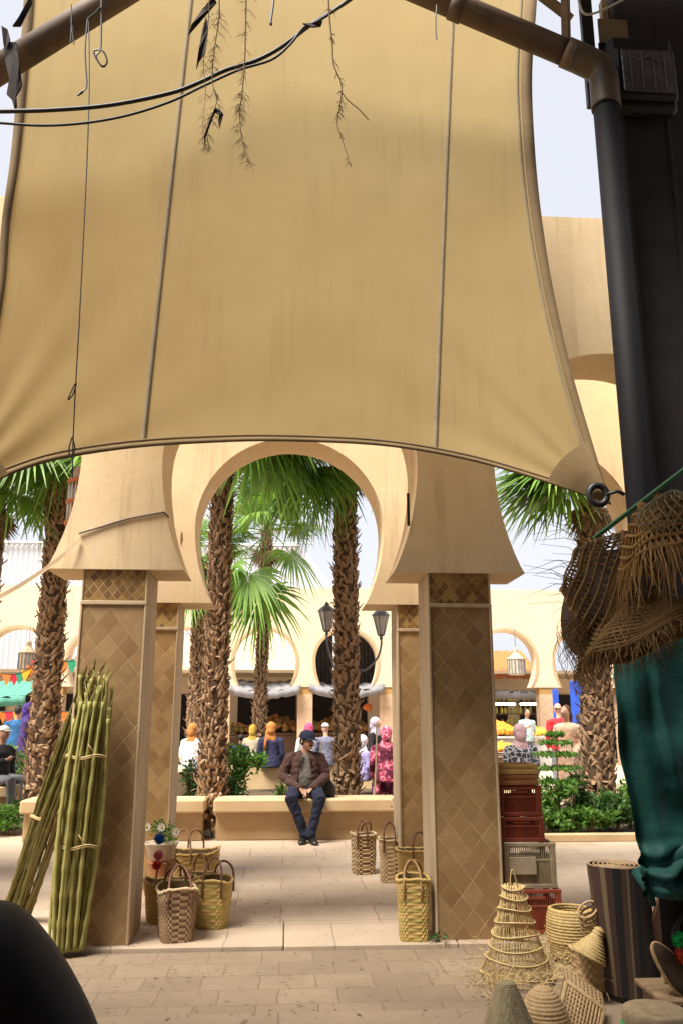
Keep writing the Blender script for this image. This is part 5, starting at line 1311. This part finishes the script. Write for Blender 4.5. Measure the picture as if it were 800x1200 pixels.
for j, (k, z) in enumerate(((.75, -.10), (1, -.07), (1.04, 0), (.92, .07), (.6, .115))): L.append([c+V((srect(2*PI*i/28, .115*k, .06*k, .6)[0]-.2*z, srect(2*PI*i/28, .115*k, .06*k, .6)[1], z)) for i in range(28)])
b.loft(L); b.remeshed('pouch', mat('bag_black', (.02, .017, .016), rough=.45), bag, .010, 2, .012, 12)
b = MB(); b.tube(catmull([c+V((-.10, 0, .08)), c+V((-.13, .02, .22)), c+V((-.08, .05, .3)), c+V((.0, .03, .2)), c+V((.06, 0, .09))], 5), .009, 6); b.build('strap', blackm, bag, True)

# ---- people in the court ---------------------------------------------------
def person(label, px, Y, z, az, pose, top, low, head, sk=skin_l, s=1., hair_kind='scarf', arms='down', robe=False, lean=0., extra=None):
    """pose 'sit' (z = seat height) or 'stand' (z = ground); az = way the person faces, 0 = towards the camera"""
    p = P(px, 850, Y); t = thing('person', label, 'person', (p.x, Y, z if pose == 'stand' else z-.45*s))
    T = xf((0, 0, 0), math.radians(az)); M_ = Matrix.Rotation(math.radians(az), 3, 'Z')
    hz = (.93 if pose == 'stand' else .53)*s                       # hip height
    def Q(x, y, zz): return T(x*s, (y-lean*zz)*s, hz+zz*s)
    hd = Q(0, -.04, .68)
    b = MB()
    b.ball(hd, (.075*s, .092*s, .112*s), 0, 14, 10, M_); b.ball(Q(0, -.075, .635), (.048*s, .05*s, .055*s), 0, 10, 8, M_)
    b.tube([Q(0, -.125, .70), Q(0, -.148, .668)], [.010*s, .015*s], 8, round_=True)
    b.tube([Q(0, 0, .45), Q(0, -.02, .62)], [.055*s, .05*s], 10, round_=True)
    torso(b, [(Q(0, 0, -.05), .13*s, .10*s, M_), (Q(0, 0, .2), .12*s, .09*s, M_), (Q(0, 0, .42), .15*s, .09*s, M_), (Q(0, 0, .50), .07*s, .05*s, M_)])
    if arms == 'down': AR = [((-.2, 0, .43), (-.25, .02, .15), (-.22, -.10, -.08)), ((.2, 0, .43), (.25, .02, .15), (.22, -.10, -.08))]
    elif arms == 'lap': AR = [((-.2, 0, .43), (-.26, -.02, .16), (-.08, -.22, .06)), ((.2, 0, .43), (.26, -.02, .16), (.08, -.22, .06))]
    else: AR = [((-.2, 0, .43), (-.27, -.05, .18), (-.12, -.28, .30)), ((.2, 0, .43), (.25, .02, .15), (.20, -.12, -.04))]
    for a_, e_, w_ in AR:
        b.tube([Q(*a_), Q(*e_), Q(*w_)], [.042*s, .036*s, .026*s], 8, round_=True)
        wv = Q(*w_); dd = (wv-Q(*e_)).normalized(); b.ball(wv+dd*.05*s, (.028*s, .028*s, .045*s)); 
        sd_ = dd.cross(V((0, 0, 1))).normalized() if abs(dd.z) < .95 else V((1, 0, 0))
        for k in range(4): f0 = wv+dd*.07*s+sd_*(k-1.5)*.016*s; b.tube([f0, f0+dd*.055*s], [.009*s, .007*s], 5, round_=True)
        b.tube([wv+dd*.03*s+sd_*.025*s, wv+dd*.06*s+sd_*.05*s], [.010*s, .008*s], 5, round_=True)
    if pose == 'stand': LG = [[(-.09, 0, 0), (-.10, -.03, -.44), (-.10, .02, -.86)], [(.09, 0, 0), (.10, -.06, -.44), (.10, -.04, -.86)]]
    else: LG = [[(-.09, 0, 0), (-.13, -.42, .0), (-.13, -.44, -.44)], [(.09, 0, 0), (.13, -.42, .0), (.13, -.40, -.44)]]
    for L in LG: b.tube([Q(*q) for q in L], [.085*s, .058*s, .036*s], 9, round_=True); f = Q(*L[-1]); b.tube([f, f+M_ @ V((0, -.15*s, -.02*s))], [.036*s, .03*s], 8, round_=True)
    b.remeshed('body', sk, t, .016*s, 2, local=True)
    # top garment
    b = MB(); torso(b, [(Q(0, .01, -.10), .185*s, .155*s, M_), (Q(0, .01, .05), .18*s, .15*s, M_), (Q(0, 0, .22), .165*s, .13*s, M_), (Q(0, 0, .40), .185*s, .12*s, M_), (Q(0, 0, .47), .12*s, .085*s, M_), (Q(0, 0, .51), .07*s, .06*s, M_)])
    for i, (a_, e_, w_) in enumerate(AR):
        sg = -1 if i == 0 else 1; w2 = V(e_).lerp(V(w_), .82) if hair_kind != 'tee' else V(e_).lerp(V(a_), .35)
        if hair_kind == 'tee': b.tube([Q(sg*.12, 0, .44), Q(*a_), Q(*w2)], [.06*s, .066*s, .058*s], 10, round_=True)
        else: b.tube([Q(sg*.12, 0, .44), Q(*a_), Q(*e_), Q(*w2)], [.06*s, .068*s, .056*s, .046*s], 10, round_=True)
    if robe:
        if pose == 'stand': torso(b, [(Q(0, -.02, -.82), .24*s, .20*s, M_), (Q(0, -.01, -.4), .215*s, .18*s, M_), (Q(0, 0, .02), .19*s, .155*s, M_)])
        else:
            torso(b, [(Q(0, .02, -.12), .21*s, .18*s, M_), (Q(0, 0, .08), .19*s, .16*s, M_)])
            for sg in (-1, 1): b.tube([Q(sg*.09, 0, .0), Q(sg*.12, -.42, .0), Q(sg*.12, -.43, -.40)], [.11*s, .085*s, .10*s], 10, round_=True)
            b.box(Q(0, -.43, -.2), (.24*s, .1*s, .40*s), 0, .02, M_)
    b.remeshed('robe' if robe else 'shirt', top, t, .020*s, 3, .016, 8, local=True)
    if not robe:
        b = MB(); b.ball(Q(0, .01, -.04), (.165*s, .14*s, .10*s), 0, 12, 8, M_)
        for L in LG: b.tube([Q(*L[0]), Q(*L[1]), V(Q(*L[1])).lerp(Q(*L[2]), .92)], [.10*s, .075*s, .055*s], 10, round_=True)
        b.remeshed('trousers', low, t, .020*s, 2, .012, 8, local=True)
    if hair_kind == 'scarf':
        b = MB(); b.ball(Q(0, -.005, .69), (.104*s, .116*s, .115*s), 0, 16, 10, M_); b.ball(Q(0, .04, .62), (.09*s, .08*s, .11*s), 0, 12, 8, M_)
        torso(b, [(Q(0, .0, .40), .15*s, .11*s, M_), (Q(0, .0, .48), .12*s, .10*s, M_), (Q(0, -.01, .56), .08*s, .085*s, M_), (Q(0, .01, .66), .08*s, .08*s, M_)])
        o = b.remeshed('headscarf', head, t, .014*s, 3, .010, 12, local=True)
        # leave the face free
        import bmesh
        bm = bmesh.new(); bm.from_mesh(o.data); c = Q(0, -.135, .665)
        kill = [v for v in bm.verts if ((v.co-c).length < .082*s)]
        bmesh.ops.delete(bm, geom=kill, context='VERTS'); bm.to_mesh(o.data); bm.free()
    elif hair_kind in ('cap', 'captee'):
        b = MB(); L = [[Q(.084*math.cos(th)*math.cos(a), -.035+.102*math.cos(th)*math.sin(a), .715+.085*math.sin(th)) for a in [2*PI*k/20 for k in range(20)]] for th in [PI/2*j/6*.97 for j in range(7)]]
        b.loft(L); pk = [[Q(.075*math.cos(a)*k2, -.04-.10*math.sin(a)-.07*(k-0)*math.sin(a), .72-.004*k) for a in [PI*q/12 for q in range(13)]] for k, k2 in ((0, 1), (1, .85))]
        b.loft(pk+[[p-V((0, 0, .008)) for p in r] for r in pk[::-1]], 0, False, False); b.build('cap', head, t, True, True)
    elif hair_kind in ('hair', 'tee', 'long'):
        b = MB(); b.ball(Q(0, .0, .715), (.084*s, .098*s, .098*s), 0, 16, 10, M_)
        if hair_kind == 'long': b.ball(Q(0, .05, .60), (.085*s, .06*s, .14*s), 0, 12, 8, M_)
        b.build('hair', head, t, True, True)
    elif hair_kind == 'bald':
        b = MB(); b.tube([Q(-.07, .0, .69), Q(-.05, .07, .68), Q(.05, .07, .68), Q(.07, .0, .69)], .014, 6, round_=True); b.build('hair', head, t, True, True)
    if extra: extra(t, Q, M_, s)
    return t
C_ = cloth
def sash(t, Q, M_, s):
    b = MB(); L = [[Q(.07, .13, .64), Q(.10, .13, .64), Q(.10, .15, .60), Q(.07, .15, .60)], [Q(.085, .15, .4), Q(.135, .15, .4), Q(.135, .17, .38), Q(.085, .17, .38)], [Q(.09, .17, .16), Q(.15, .17, .2), Q(.15, .18, .18), Q(.09, .18, .14)]]
    b.loft(L); b.build('scarf_end', C_('orange', (.52, .20, .05)), t, True, True)
SEAT = 18.62
person('seated woman in navy coat and orange headscarf, her back to the man on the bench', 318, SEAT, .5, 180, 'sit', C_('navy_coat', (.03, .03, .075)), None, C_('orange', (.52, .20, .05)), extra=sash, robe=False if 0 else True, s=1.02)
person('seated woman with yellow headscarf half behind the farther palm trunk', 297, 19.9, .5, 160, 'sit', C_('beige_top', (.5, .42, .3)), C_('grey', (.2, .2, .22)), C_('yellow', (.52, .34, .05)), s=.95)
person('small dark-haired figure in a dark blue top low beside the bush', 283, 18.7, .5, 175, 'sit', C_('dark_blue', (.025, .03, .08)), C_('grey', (.2, .2, .22)), hairm, hair_kind='hair', s=.72)
person('woman in white top and pink headscarf hidden behind the seated man', 362, 18.75, .5, 185, 'sit', C_('white', (.75, .73, .72)), C_('grey', (.2, .2, .22)), C_('pink', (.55, .09, .20)), s=1.0)
person('seated man with white cap and grey blue shirt, back turned, beside the palm trunk', 382, 18.68, .5, 200, 'sit', C_('grey_blue', (.19, .19, .27)), C_('grey', (.2, .2, .22)), C_('white', (.75, .73, .72)), hair_kind='cap', arms='lap', s=1.0)
person('woman in black coat and pale lilac headscarf seated right of the palm trunk', 439, 19.2, .55, 60, 'sit', C_('black', (.02, .018, .022)), C_('black', (.02, .018, .022)), C_('lilac', (.48, .40, .48)), arms='reach', s=1.08, robe=True)
person('woman in pink and maroon flowered robe and hood beside the right rear pillar', 452, 16.6, .35, 178, 'sit', mat_pattern('flower_robe', (.36, .035, .08), (.68, .22, .28), 9., c3=(.10, .012, .03)), None, mat_pattern('flower_scarf', (.42, .04, .09), (.68, .24, .30), 11.), robe=True, s=1.12)
person('person in violet and white clothes mostly hidden by the palm trunk behind the seated man', 424, 17.2, .32, 120, 'sit', C_('violet', (.32, .28, .52)), None, C_('white', (.75, .73, .72)), robe=True, s=.95)
person('person with orange headscarf and white shawl between the left rear pillar and the gap palm', 226, 17.8, .5, 150, 'sit', C_('white', (.75, .73, .72)), C_('black', (.02, .018, .022)), C_('orange', (.52, .20, .05)), s=1.0)
person('man in white cap and black shirt sitting at the left edge', 4, 13.6, .5, 60, 'sit', C_('black', (.02, .018, .022)), C_('grey', (.2, .2, .22)), C_('offwhite_cap', (.6, .6, .58)), hair_kind='captee', arms='reach', sk=skin, s=1.0)
person('standing man in blue shirt under the bunting at the left edge', 20, 19.5, 0, 200, 'stand', C_('mid_blue', (.03, .12, .28)), C_('grey', (.2, .2, .22)), hairm, hair_kind='hair', sk=skin)
person('tall standing figure in long dark purple hooded robe beside the left palm', 32, 17.5, 0, 100, 'stand', C_('purple', (.055, .03, .13)), None, C_('purple_hood', (.06, .03, .19)), robe=True, s=1.03)
def bagstrap(t, Q, M_, s):
    b = MB(); b.tube([Q(.12, .10, .46), Q(.0, .165, .25), Q(-.17, .155, .0)], .010, 6, sq=.5); b.build('bag_strap', blackm, t, True, True)
person('woman in pink headscarf and black and white patterned blouse seated behind the crates', 608, 13.4, .5, 185, 'sit', mat_pattern('blouse_pattern', (.055, .055, .07), (.45, .45, .50), 13.), C_('black', (.02, .018, .022)), C_('dusty_pink', (.66, .42, .46)), s=1.02, extra=bagstrap)
person('bearded stall keeper in striped white and green shirt beside the oranges', 617, 24.2, 0, 15, 'stand', mat('cloth_striped', (.72, .76, .76), (.15, .35, .36), rough=.9, scale=14., stretch=(4, 4, .1), stain=0.), C_('grey', (.2, .2, .22)), hairm, hair_kind='tee', sk=skin, arms='reach', s=1.0)
person('bald person in a red shirt standing right behind the woman in peach', 655, 17.2, 0, 185, 'stand', C_('red', (.70, .03, .04)), C_('grey', (.2, .2, .22)), hairm, hair_kind='bald', s=1.03)
person('standing woman in a pale peach dress with tied brown hair right of the crates', 664, 14.6, 0, -50, 'stand', mat('cloth_peach', (.74, .58, .44), (.72, .38, .22), rough=.9, scale=3., stain=0.), None, mat('hair_brown', (.12, .055, .025), rough=.7), hair_kind='long', robe=True, arms='reach', s=.98)
person('dark-dressed person walking far off beside the blue panels', 679, 21., 0, 180, 'stand', C_('charcoal', (.03, .03, .045)), None, C_('charcoal', (.03, .03, .045)), robe=True, s=.92)
# ------------------------------------------------------------------ court lamp post, lanterns
lpt = P(411, 940, 12.75); lx = lpt.x
lampm = mat('lamp_grey', (.22, .22, .25), (.15, .15, .18), rough=.5, metal=.3)
glassm = mat('lamp_glass_pale', (.62, .60, .60), (.5, .48, .48), rough=.25, bump=0, stain=0)
lampp = thing('lamp_post', 'grey two-armed lantern lamp post standing behind the palm trunk', 'lamp post', (lx, 12.75, 0))
b = MB(); zt = P(411, 770, 12.75).z
b.lathe([(.10, 0), (.10, .3), (.06, .4), (.045, .5), (.038, zt-.2), (.05, zt-.1), (.03, zt+.05), (.002, zt+.1)], (lx, 12.75, 0), 14); b.build('pole', lampm, lampp, True)
for px, py in ((383, 728), (446, 733)):
    c = P(px, py, 12.7); s = -1 if px < 411 else 1
    b = MB(); b.tube(catmull([V((lx, 12.75, zt-.12)), V((lx+s*.20, 12.74, zt-.2)), V((c.x-s*.06, 12.72, zt-.02)), V((c.x+s*.0, 12.7, c.z-.30)), V((c.x, 12.7, c.z-.20))], 6), .016, 7); b.build('arm', lampm, lampp, True)
    b = MB(); pr = [(.012, -.22), (.03, -.2), (.02, -.17), (.05, -.155), (.055, -.14)]
    b.lathe(pr, c, 8); b.lathe([(.135, .14), (.14, .155), (.10, .2), (.05, .235), (.03, .25), (.035, .265), (.002, .30)], c, 6)
    for k in range(6):
        a = PI/3*k+.2; b.tube([c+V((.052*math.cos(a), .052*math.sin(a), -.14)), c+V((.125*math.cos(a), .125*math.sin(a), .15))], .008, 4)
    lo = b.build('lantern', lampm, lampp)
    b = MB(); b.lathe([(.045, -.135), (.115, .142)], c, 6, 0, None, True); b.build('glass', glassm, lo)
def hung_lantern(label, px, py, Y, h, r, m, top):
    c = P(px, py, Y); t = thing('hanging_lantern', label, 'lantern', tuple(c), 'lanterns hanging in the arches'); b = MB()
    b.tube([c+V((0, 0, h*.5)), V((c.x, Y, top))], .012, 5); b.build('chain', lampm, t)
    b = MB(); b.lathe([(r*.2, -h*.5), (r*.92, -h*.48), (r, -h*.42), (r, h*.05), (r*1.1, h*.08), (r*.6, h*.2), (r*.3, h*.3), (r*.3, h*.42), (.01, h*.5)], c, 8); b.build('cage', m, t)
    b = MB()
    for k in range(16): a = PI/8*k; b.tube([c+V((r*1.02*math.cos(a), r*1.02*math.sin(a), -h*.44)), c+V((r*1.02*math.cos(a), r*1.02*math.sin(a), h*.05))], r*.05, 4)
    b.build('cage_bars', lampm, t); return t
hung_lantern('small brown lantern hanging in the leftmost far arch', 33, 768, 26.6, .95, .27, mat('lantern_brown', (.34, .25, .16), rough=.6), 4.25)
hung_lantern('small pale lantern hanging in the far arch on the right', 604, 775, 26.6, .9, .27, mat('lantern_pale', (.5, .45, .36), rough=.6), 4.25)
c = P(97, 590, 6.95); t = thing('hanging_lantern', 'large white barred lantern with orange hoops hanging behind the left capital', 'lantern', tuple(c), 'lanterns hanging in the arches')
wb = mat('bar_white', (.68, .66, .66), rough=.5, bump=0); ob = mat('hoop_orange', (.50, .17, .06), (.36, .11, .04), rough=.6)
for dz in (-.18, -.0, .18):
    b = MB(); b.tube([c+V((.12*math.cos(a), .12*math.sin(a), dz)) for a in [2*PI*k/28 for k in range(29)]], .019, 6, cap=False, sq=None); b.build('hoop', ob, t, True)
b = MB()
for k in range(20): a = 2*PI*k/20; b.tube([c+V((.118*math.cos(a), .118*math.sin(a), -.18)), c+V((.118*math.cos(a), .118*math.sin(a), .18))], .0075, 5)
b.build('cage_bars', wb, t, True)
b = MB(); b.lathe([(.12, .19), (.115, .215), (.10, .23), (.085, .30), (.03, .34), (.015, .36)], c, 24); b.tube([c+V((0, 0, .35)), V((c.x, c.y, 4.6))], .008, 5); b.lathe([(.10, -.19), (.05, -.23), (.02, -.27), (.001, -.28)], c, 20); b.build('cap', mat('lantern_cap', (.45, .33, .24), rough=.7), t, True)
b = MB(); b.tube([V((c.x-.5, c.y, 4.6)), V((c.x+.45, c.y, 4.6))], .02, 6); b.build('bracket', lampm, t)

# ------------------------------------------------------------------ far market: awnings, drapes, stalls
def awning(name, label, cat, x0, x1, y0, y1, z0, z1, m, sag=.25, n=26, legs=False):
    t = thing(name, label, cat, ((x0+x1)/2, (y0+y1)/2, 0)); b = MB()
    def q(i, j, k=0):
        u, v = i/n, j/8; return V((lerp(x0, x1, u), lerp(y0, y1, v), lerp(z0, z1, v)-sag*4*u*(1-u)*(1-v*.4)+.03*math.sin(i*1.7+j)-k*.02))
    for k in (0, 1):
        idx = [[b.vert(q(i, j, k)) for i in range(n+1)] for j in range(9)]
        for j in range(8):
            for i in range(n): f = (idx[j][i], idx[j][i+1], idx[j+1][i+1], idx[j+1][i]); b.face(f if not k else f[::-1])
    # hanging valance
    b.loft([[q(i, 0) for i in range(n+1)]+[q(i, 0)+V((0, .015, 0)) for i in range(n, -1, -1)], [q(i, 0)+V((0, .02*math.sin(i), -.22)) for i in range(n+1)]+[q(i, 0)+V((0, .035, -.22)) for i in range(n, -1, -1)]])
    b.build('cloth', m, t, True)
    if legs:
        for x in (x0+.1, x1-.1):
            b = MB(); b.tube([(x, y0+.1, 0), (x, y0+.1, z0-.1)], .03, 6); b.build('pole', lampm, t)
    return t
greyt = mat('tarp_grey', (.36, .35, .36), (.25, .24, .25), rough=.6, scale=2., stain=.4, transl=.3)
def PX(px, Y): return P(px, 820, Y).x
awning('grey_awning', 'sagging grey plastic awning slung between far pillars behind the seated man', 'awning', PX(268, 26.8), PX(352, 26.8), 26.7, 28.6, 2.45, 2.75, greyt, .18)
awning('grey_awning', 'sagging grey plastic awning behind the palm with the lamp post', 'awning', PX(362, 26.8), PX(450, 26.8), 26.7, 28.6, 2.5, 2.8, greyt, .22)
awning('green_awning', 'pale green awning over the stall at the left edge', 'awning', PX(-40, 24), PX(43, 24), 23.0, 25.5, 2.05, 2.55, mat('awning_green', (.14, .42, .32), (.10, .33, .25), rough=.7, transl=.3), .05, legs=True)
awning('orange_roof', 'orange brown stall roof inside the far arch on the right', 'awning', PX(560, 30), PX(622, 30), 28.6, 31.1, 3.0, 3.9, mat('roof_orange', (.46, .17, .05), (.36, .12, .035), rough=.7), .0)
awning('grey_awning', 'grey canvas edge under the orange brown stall roof', 'awning', PX(575, 28), PX(648, 28), 27.9, 28.4, 2.35, 2.4, greyt, .06)
def bunting(label, pts, Y, n, cols, size, grp='bunting strings at the left edge'):
    C = catmull([P(x, y, Y) for x, y in pts], 8); t = thing('bunting', label, 'bunting', tuple(C[0]), grp)
    b = MB(); b.tube(C, .012, 4); b.build('cord', ropem, t)
    for i in range(n):
        f = (i+.5)/n*(len(C)-1); k = int(f); p = C[k].lerp(C[min(k+1, len(C)-1)], f-k); b = MB(); w_ = V((size*.45, 0, 0)); d_ = V((.02*math.sin(i), .03*math.cos(i*2), -size))
        a = [b.vert(q) for q in (p-w_, p+w_, p+d_)]; c_ = [b.vert(q+V((0, .01, 0))) for q in (p-w_, p+w_, p+d_)]; b.face(a); b.face(c_[::-1])
        for q in range(3): b.face((a[q], c_[q], c_[(q+1) % 3], a[(q+1) % 3]))
        b.build('flag', cols[i % len(cols)], t)
    return t
fc = [mat('flag_'+n_, c_, rough=.8, bump=0, stain=0, transl=.3) for n_, c_ in (('orange', (.85, .25, .06)), ('red', (.75, .04, .08)), ('yellow', (.85, .50, .03)), ('green', (.04, .38, .20)))]
bunting('upper string of small coloured flags above the green awning', [(-20, 784), (10, 790), (30, 786), (44, 772)], 22.5, 8, [fc[3], fc[2], fc[0], fc[1]], .30)
bunting('lower string of orange, red and yellow flags under the green awning', [(-20, 832), (8, 834), (40, 830)], 22.6, 8, fc[:3], .30)
bunting('short string of orange flags between left palm and left pillar', [(62, 772), (80, 775), (100, 768), (112, 775)], 22.2, 6, [fc[0], fc[0], fc[3]], .35)
bunting('string of orange flags low between left palm and left pillar', [(64, 832), (84, 834), (104, 828)], 22.2, 5, [fc[1], fc[0], fc[2]], .28)
# stalls
def stall(label, px0, px1, Y, h, m, goods=(), z_back=None):
    x0, x1 = PX(px0, Y), PX(px1, Y); t = thing('market_stall', label, 'market stall', ((x0+x1)/2, Y, 0), 'market stalls under the far arcade')
    b = MB(); b.box(((x0+x1)/2, Y+.4, h-.03), (x1-x0, .9, .06), 0, .01); b.build('counter', m, t)
    b = MB(); b.box(((x0+x1)/2, Y+.03, (h-.08)/2), (x1-x0-.05, .04, h-.08)); b.build('front_panel', m, t)
    for x in (x0+.05, x1-.05):
        b = MB(); b.box((x, Y+.8, (h-.06)/2), (.07, .07, h-.06)); b.build('leg', m, t)
    return x0, x1
def heap(label, x0, x1, Y, z, r, m, n, name='fruit_heap', cat='fruit', hh=.3):
    b = MB(); R = random.Random(int(x0*100)+n)
    for _ in range(n):
        u, v = R.random(), R.random(); top = hh*(1-abs(u-.5)*1.2)*(.35+.65*v); b.ball((lerp(x0, x1, u), Y+.1+.6*v, z+r+top*R.random()**.4), r*R.uniform(.85, 1.1), 0, 7, 5)
    tag(b.build(name, m, None, True), label, cat, kind='stuff')
orange = mat('orange_fruit', (.90, .36, .03), (.80, .26, .02), rough=.5, island=True, bump=0, stain=0)
yellowf = mat('yellow_fruit', (.85, .62, .05), (.6, .5, .04), rough=.5, island=True, bump=0, stain=0)
mixf = mat('mixed_goods', (.45, .12, .04), (.12, .18, .04), rough=.7, island=True, bump=0, stain=0)
whc = mat('counter_white', (.58, .54, .50), rough=.6, scale=3.); dkc = mat('counter_brown', (.16, .09, .05), rough=.7, scale=3.); blc = mat('crate_cyan', (.12, .45, .50), rough=.5)
x0, x1 = stall('white fruit counter with oranges seen right of the right front pillar', 570, 662, 24.6, .95, whc)
heap('heap of oranges on the left half of the white counter', x0+.02, lerp(x0, x1, .40), 24.6, .95, .055, orange, 420, hh=.42)
heap('heap of oranges and lemons on the right half of the white counter', lerp(x0, x1, .52), lerp(x0, x1, .9), 24.6, .95, .055, yellowf, 260, hh=.2)
x0, x1 = stall('low stall of oranges nearer than the white counter', 575, 612, 22.6, .55, dkc); heap('low heap of oranges behind the woman in the patterned blouse', x0, x1, 22.6, .55, .055, orange, 200, hh=.25)
x0, x1 = stall('dark goods stall between the far pillars left of the seated man', 238, 300, 27.8, .95, dkc); heap('dark heap of goods on the far stall behind the farther palm', x0, x1, 27.8, .95, .08, mixf, 160)
x0, x1 = stall('brown goods stall straight behind the woman in the orange headscarf', 302, 348, 27.9, 1.0, dkc); heap('red brown goods heap behind the woman in the orange headscarf', x0, x1, 27.9, 1.0, .09, mixf, 150, hh=.5)
x0, x1 = stall('brown goods stall behind the man in the white cap', 368, 428, 27.9, 1.0, dkc); heap('heap of mixed goods behind the man in the white cap', x0, x1, 27.9, 1.0, .09, mixf, 190, hh=.5)
x0, x1 = stall('dark stall in the shade under the green awning', -40, 45, 24.4, .95, dkc); heap('dark goods piled under the green awning', x0, x1, 24.4, .95, .08, mixf, 200)
# shelves with jars and bottles inside the right arch
sx0, sx1 = PX(577, 29.6), PX(628, 29.6); t = thing('goods_shelf', 'tall shelf of jars and bottles in the shop inside the right far arch', 'shelf', ((sx0+sx1)/2, 29.6, 0))
b = MB()
for z in (1.2, 1.6, 2.0, 2.35): b.box(((sx0+sx1)/2, 29.7, z), (sx1-sx0, .4, .04))
for x in (sx0, sx1): b.box((x, 29.7, 1.2), (.06, .42, 2.4))
b.build('frame', dkc, t); R = random.Random(8); b = MB()
for z in (1.22, 1.62, 2.02):
    x = sx0+.1
    while x < sx1-.1: hh = R.uniform(.18, .32); b.lathe([(.05, z), (.055, z+.02), (.055, z+hh*.7), (.025, z+hh*.85), (.025, z+hh), (.002, z+hh)], (x, 29.6, 0), 8); x += R.uniform(.12, .2)
b.build('jars', mat('jars', (.55, .45, .06), (.10, .14, .05), rough=.3, island=True, bump=0, stain=0), t)['kind'] = 'stuff'
for px in (590, 622):
    p = P(px, 825, 28.2); b = MB(); b.tube([p-V((.35, 0, 0)), p+V((.35, 0, 0))], .04, 8, round_=True)
    o = b.build('tube_lamp', mat('lamp_white', (.9, .9, .85), emis=((1, .98, .92), 4.), bump=0, stain=0)); tag(o, 'lit white tube lamp in the shop, %s of the two above the fruit' % ('left' if px == 590 else 'right'), 'lamp', 'shop tube lamps')
# blue panels behind the right palm
for k, (px, wd, lb_) in enumerate(((649, .18, 'narrow blue board beside the far pillar on the right'), (682, .85, 'wide bright blue board behind the right palm'))):
    p = P(px, 815, 26.5); b = MB(); b.box((p.x, 26.4, 1.5 if k else 1.3), (wd, .06, 2.2 if k else 2.1), 0, .01)
    tag(b.build('blue_board', mat('blue_board', (.03, .10, .58), (.02, .08, .48), rough=.6)), lb_, 'board', 'blue boards at the far arcade')
# hanging red things in the dark shops
for px, py, lb_ in ((352+98, 830, 'small red cloth bundle hanging in the far shop right of the lamp'), (414, 832, 'red cloth bundle hanging in the far shop behind the palm'), (431, 829, 'small red orange bundle hanging beside the palm trunk')):
    p = P(px, py, 27.6); b = MB(); crumple(b, p, (.16, .06, .12)); b.tube([p+V((0, 0, .1)), p+V((0, 0, .5))], .008, 4); tag(b.build('cloth_bundle', fc[0]), lb_, 'cloth bundle')
# garden hose/string line near the right rear pillar
b = MB(); b.tube([P(441, 850, 12.0), P(440, 900, 12.0), P(438, 938, 12.0)], .012, 5); tag(b.build('pale_cane_stake', mat('stake', (.55, .46, .30), bump=0)), 'thin pale stake in the bed left of the flowered robe', 'stake')
b = MB(); b.tube([P(377, 868, 12.3), P(374, 895, 12.3), P(371, 936, 12.3)], .009, 5); tag(b.build('pale_cane_stake', mat('stake', (.55, .46, .30), bump=0)), 'thin pale stake crossing the back of the man in the white cap', 'stake')

# blown straw, leaf bits and cigarette-sized litter on the paving
b = MB(); R = random.Random(77)
for i in range(420):
    if i % 3: x, y, z = R.uniform(-1.6, 2.0), R.uniform(4.75, 6.1), -.012
    else: x, y, z = R.uniform(-1.0, 1.1), R.uniform(6.35, 10.9), .003
    if i % 7 == 0: x = R.choice((-1.56, -1.0, 1.0, 1.55))+R.uniform(-.05, .05); y, z = R.uniform(6.2, 6.9), .003
    a = R.uniform(0, 6.28); l = R.uniform(.006, .03); d = V((math.cos(a), math.sin(a), 0)); e = V((-d.y, d.x, 0))*R.uniform(.002, .007); p = V((x, y, z))
    b.tri(p-d*l, p+e, p+d*l+V((0, 0, .004))); b.tri(p-d*l, p+d*l+V((0, 0, .004)), p-e+V((0, 0, .003)))
tag(b.build('ground_litter', mat('litter', (.30, .21, .11), (.06, .04, .025), island=True, bump=0, stain=0)), 'scattered bits of straw and dry leaf on the paving', 'litter', kind='stuff')
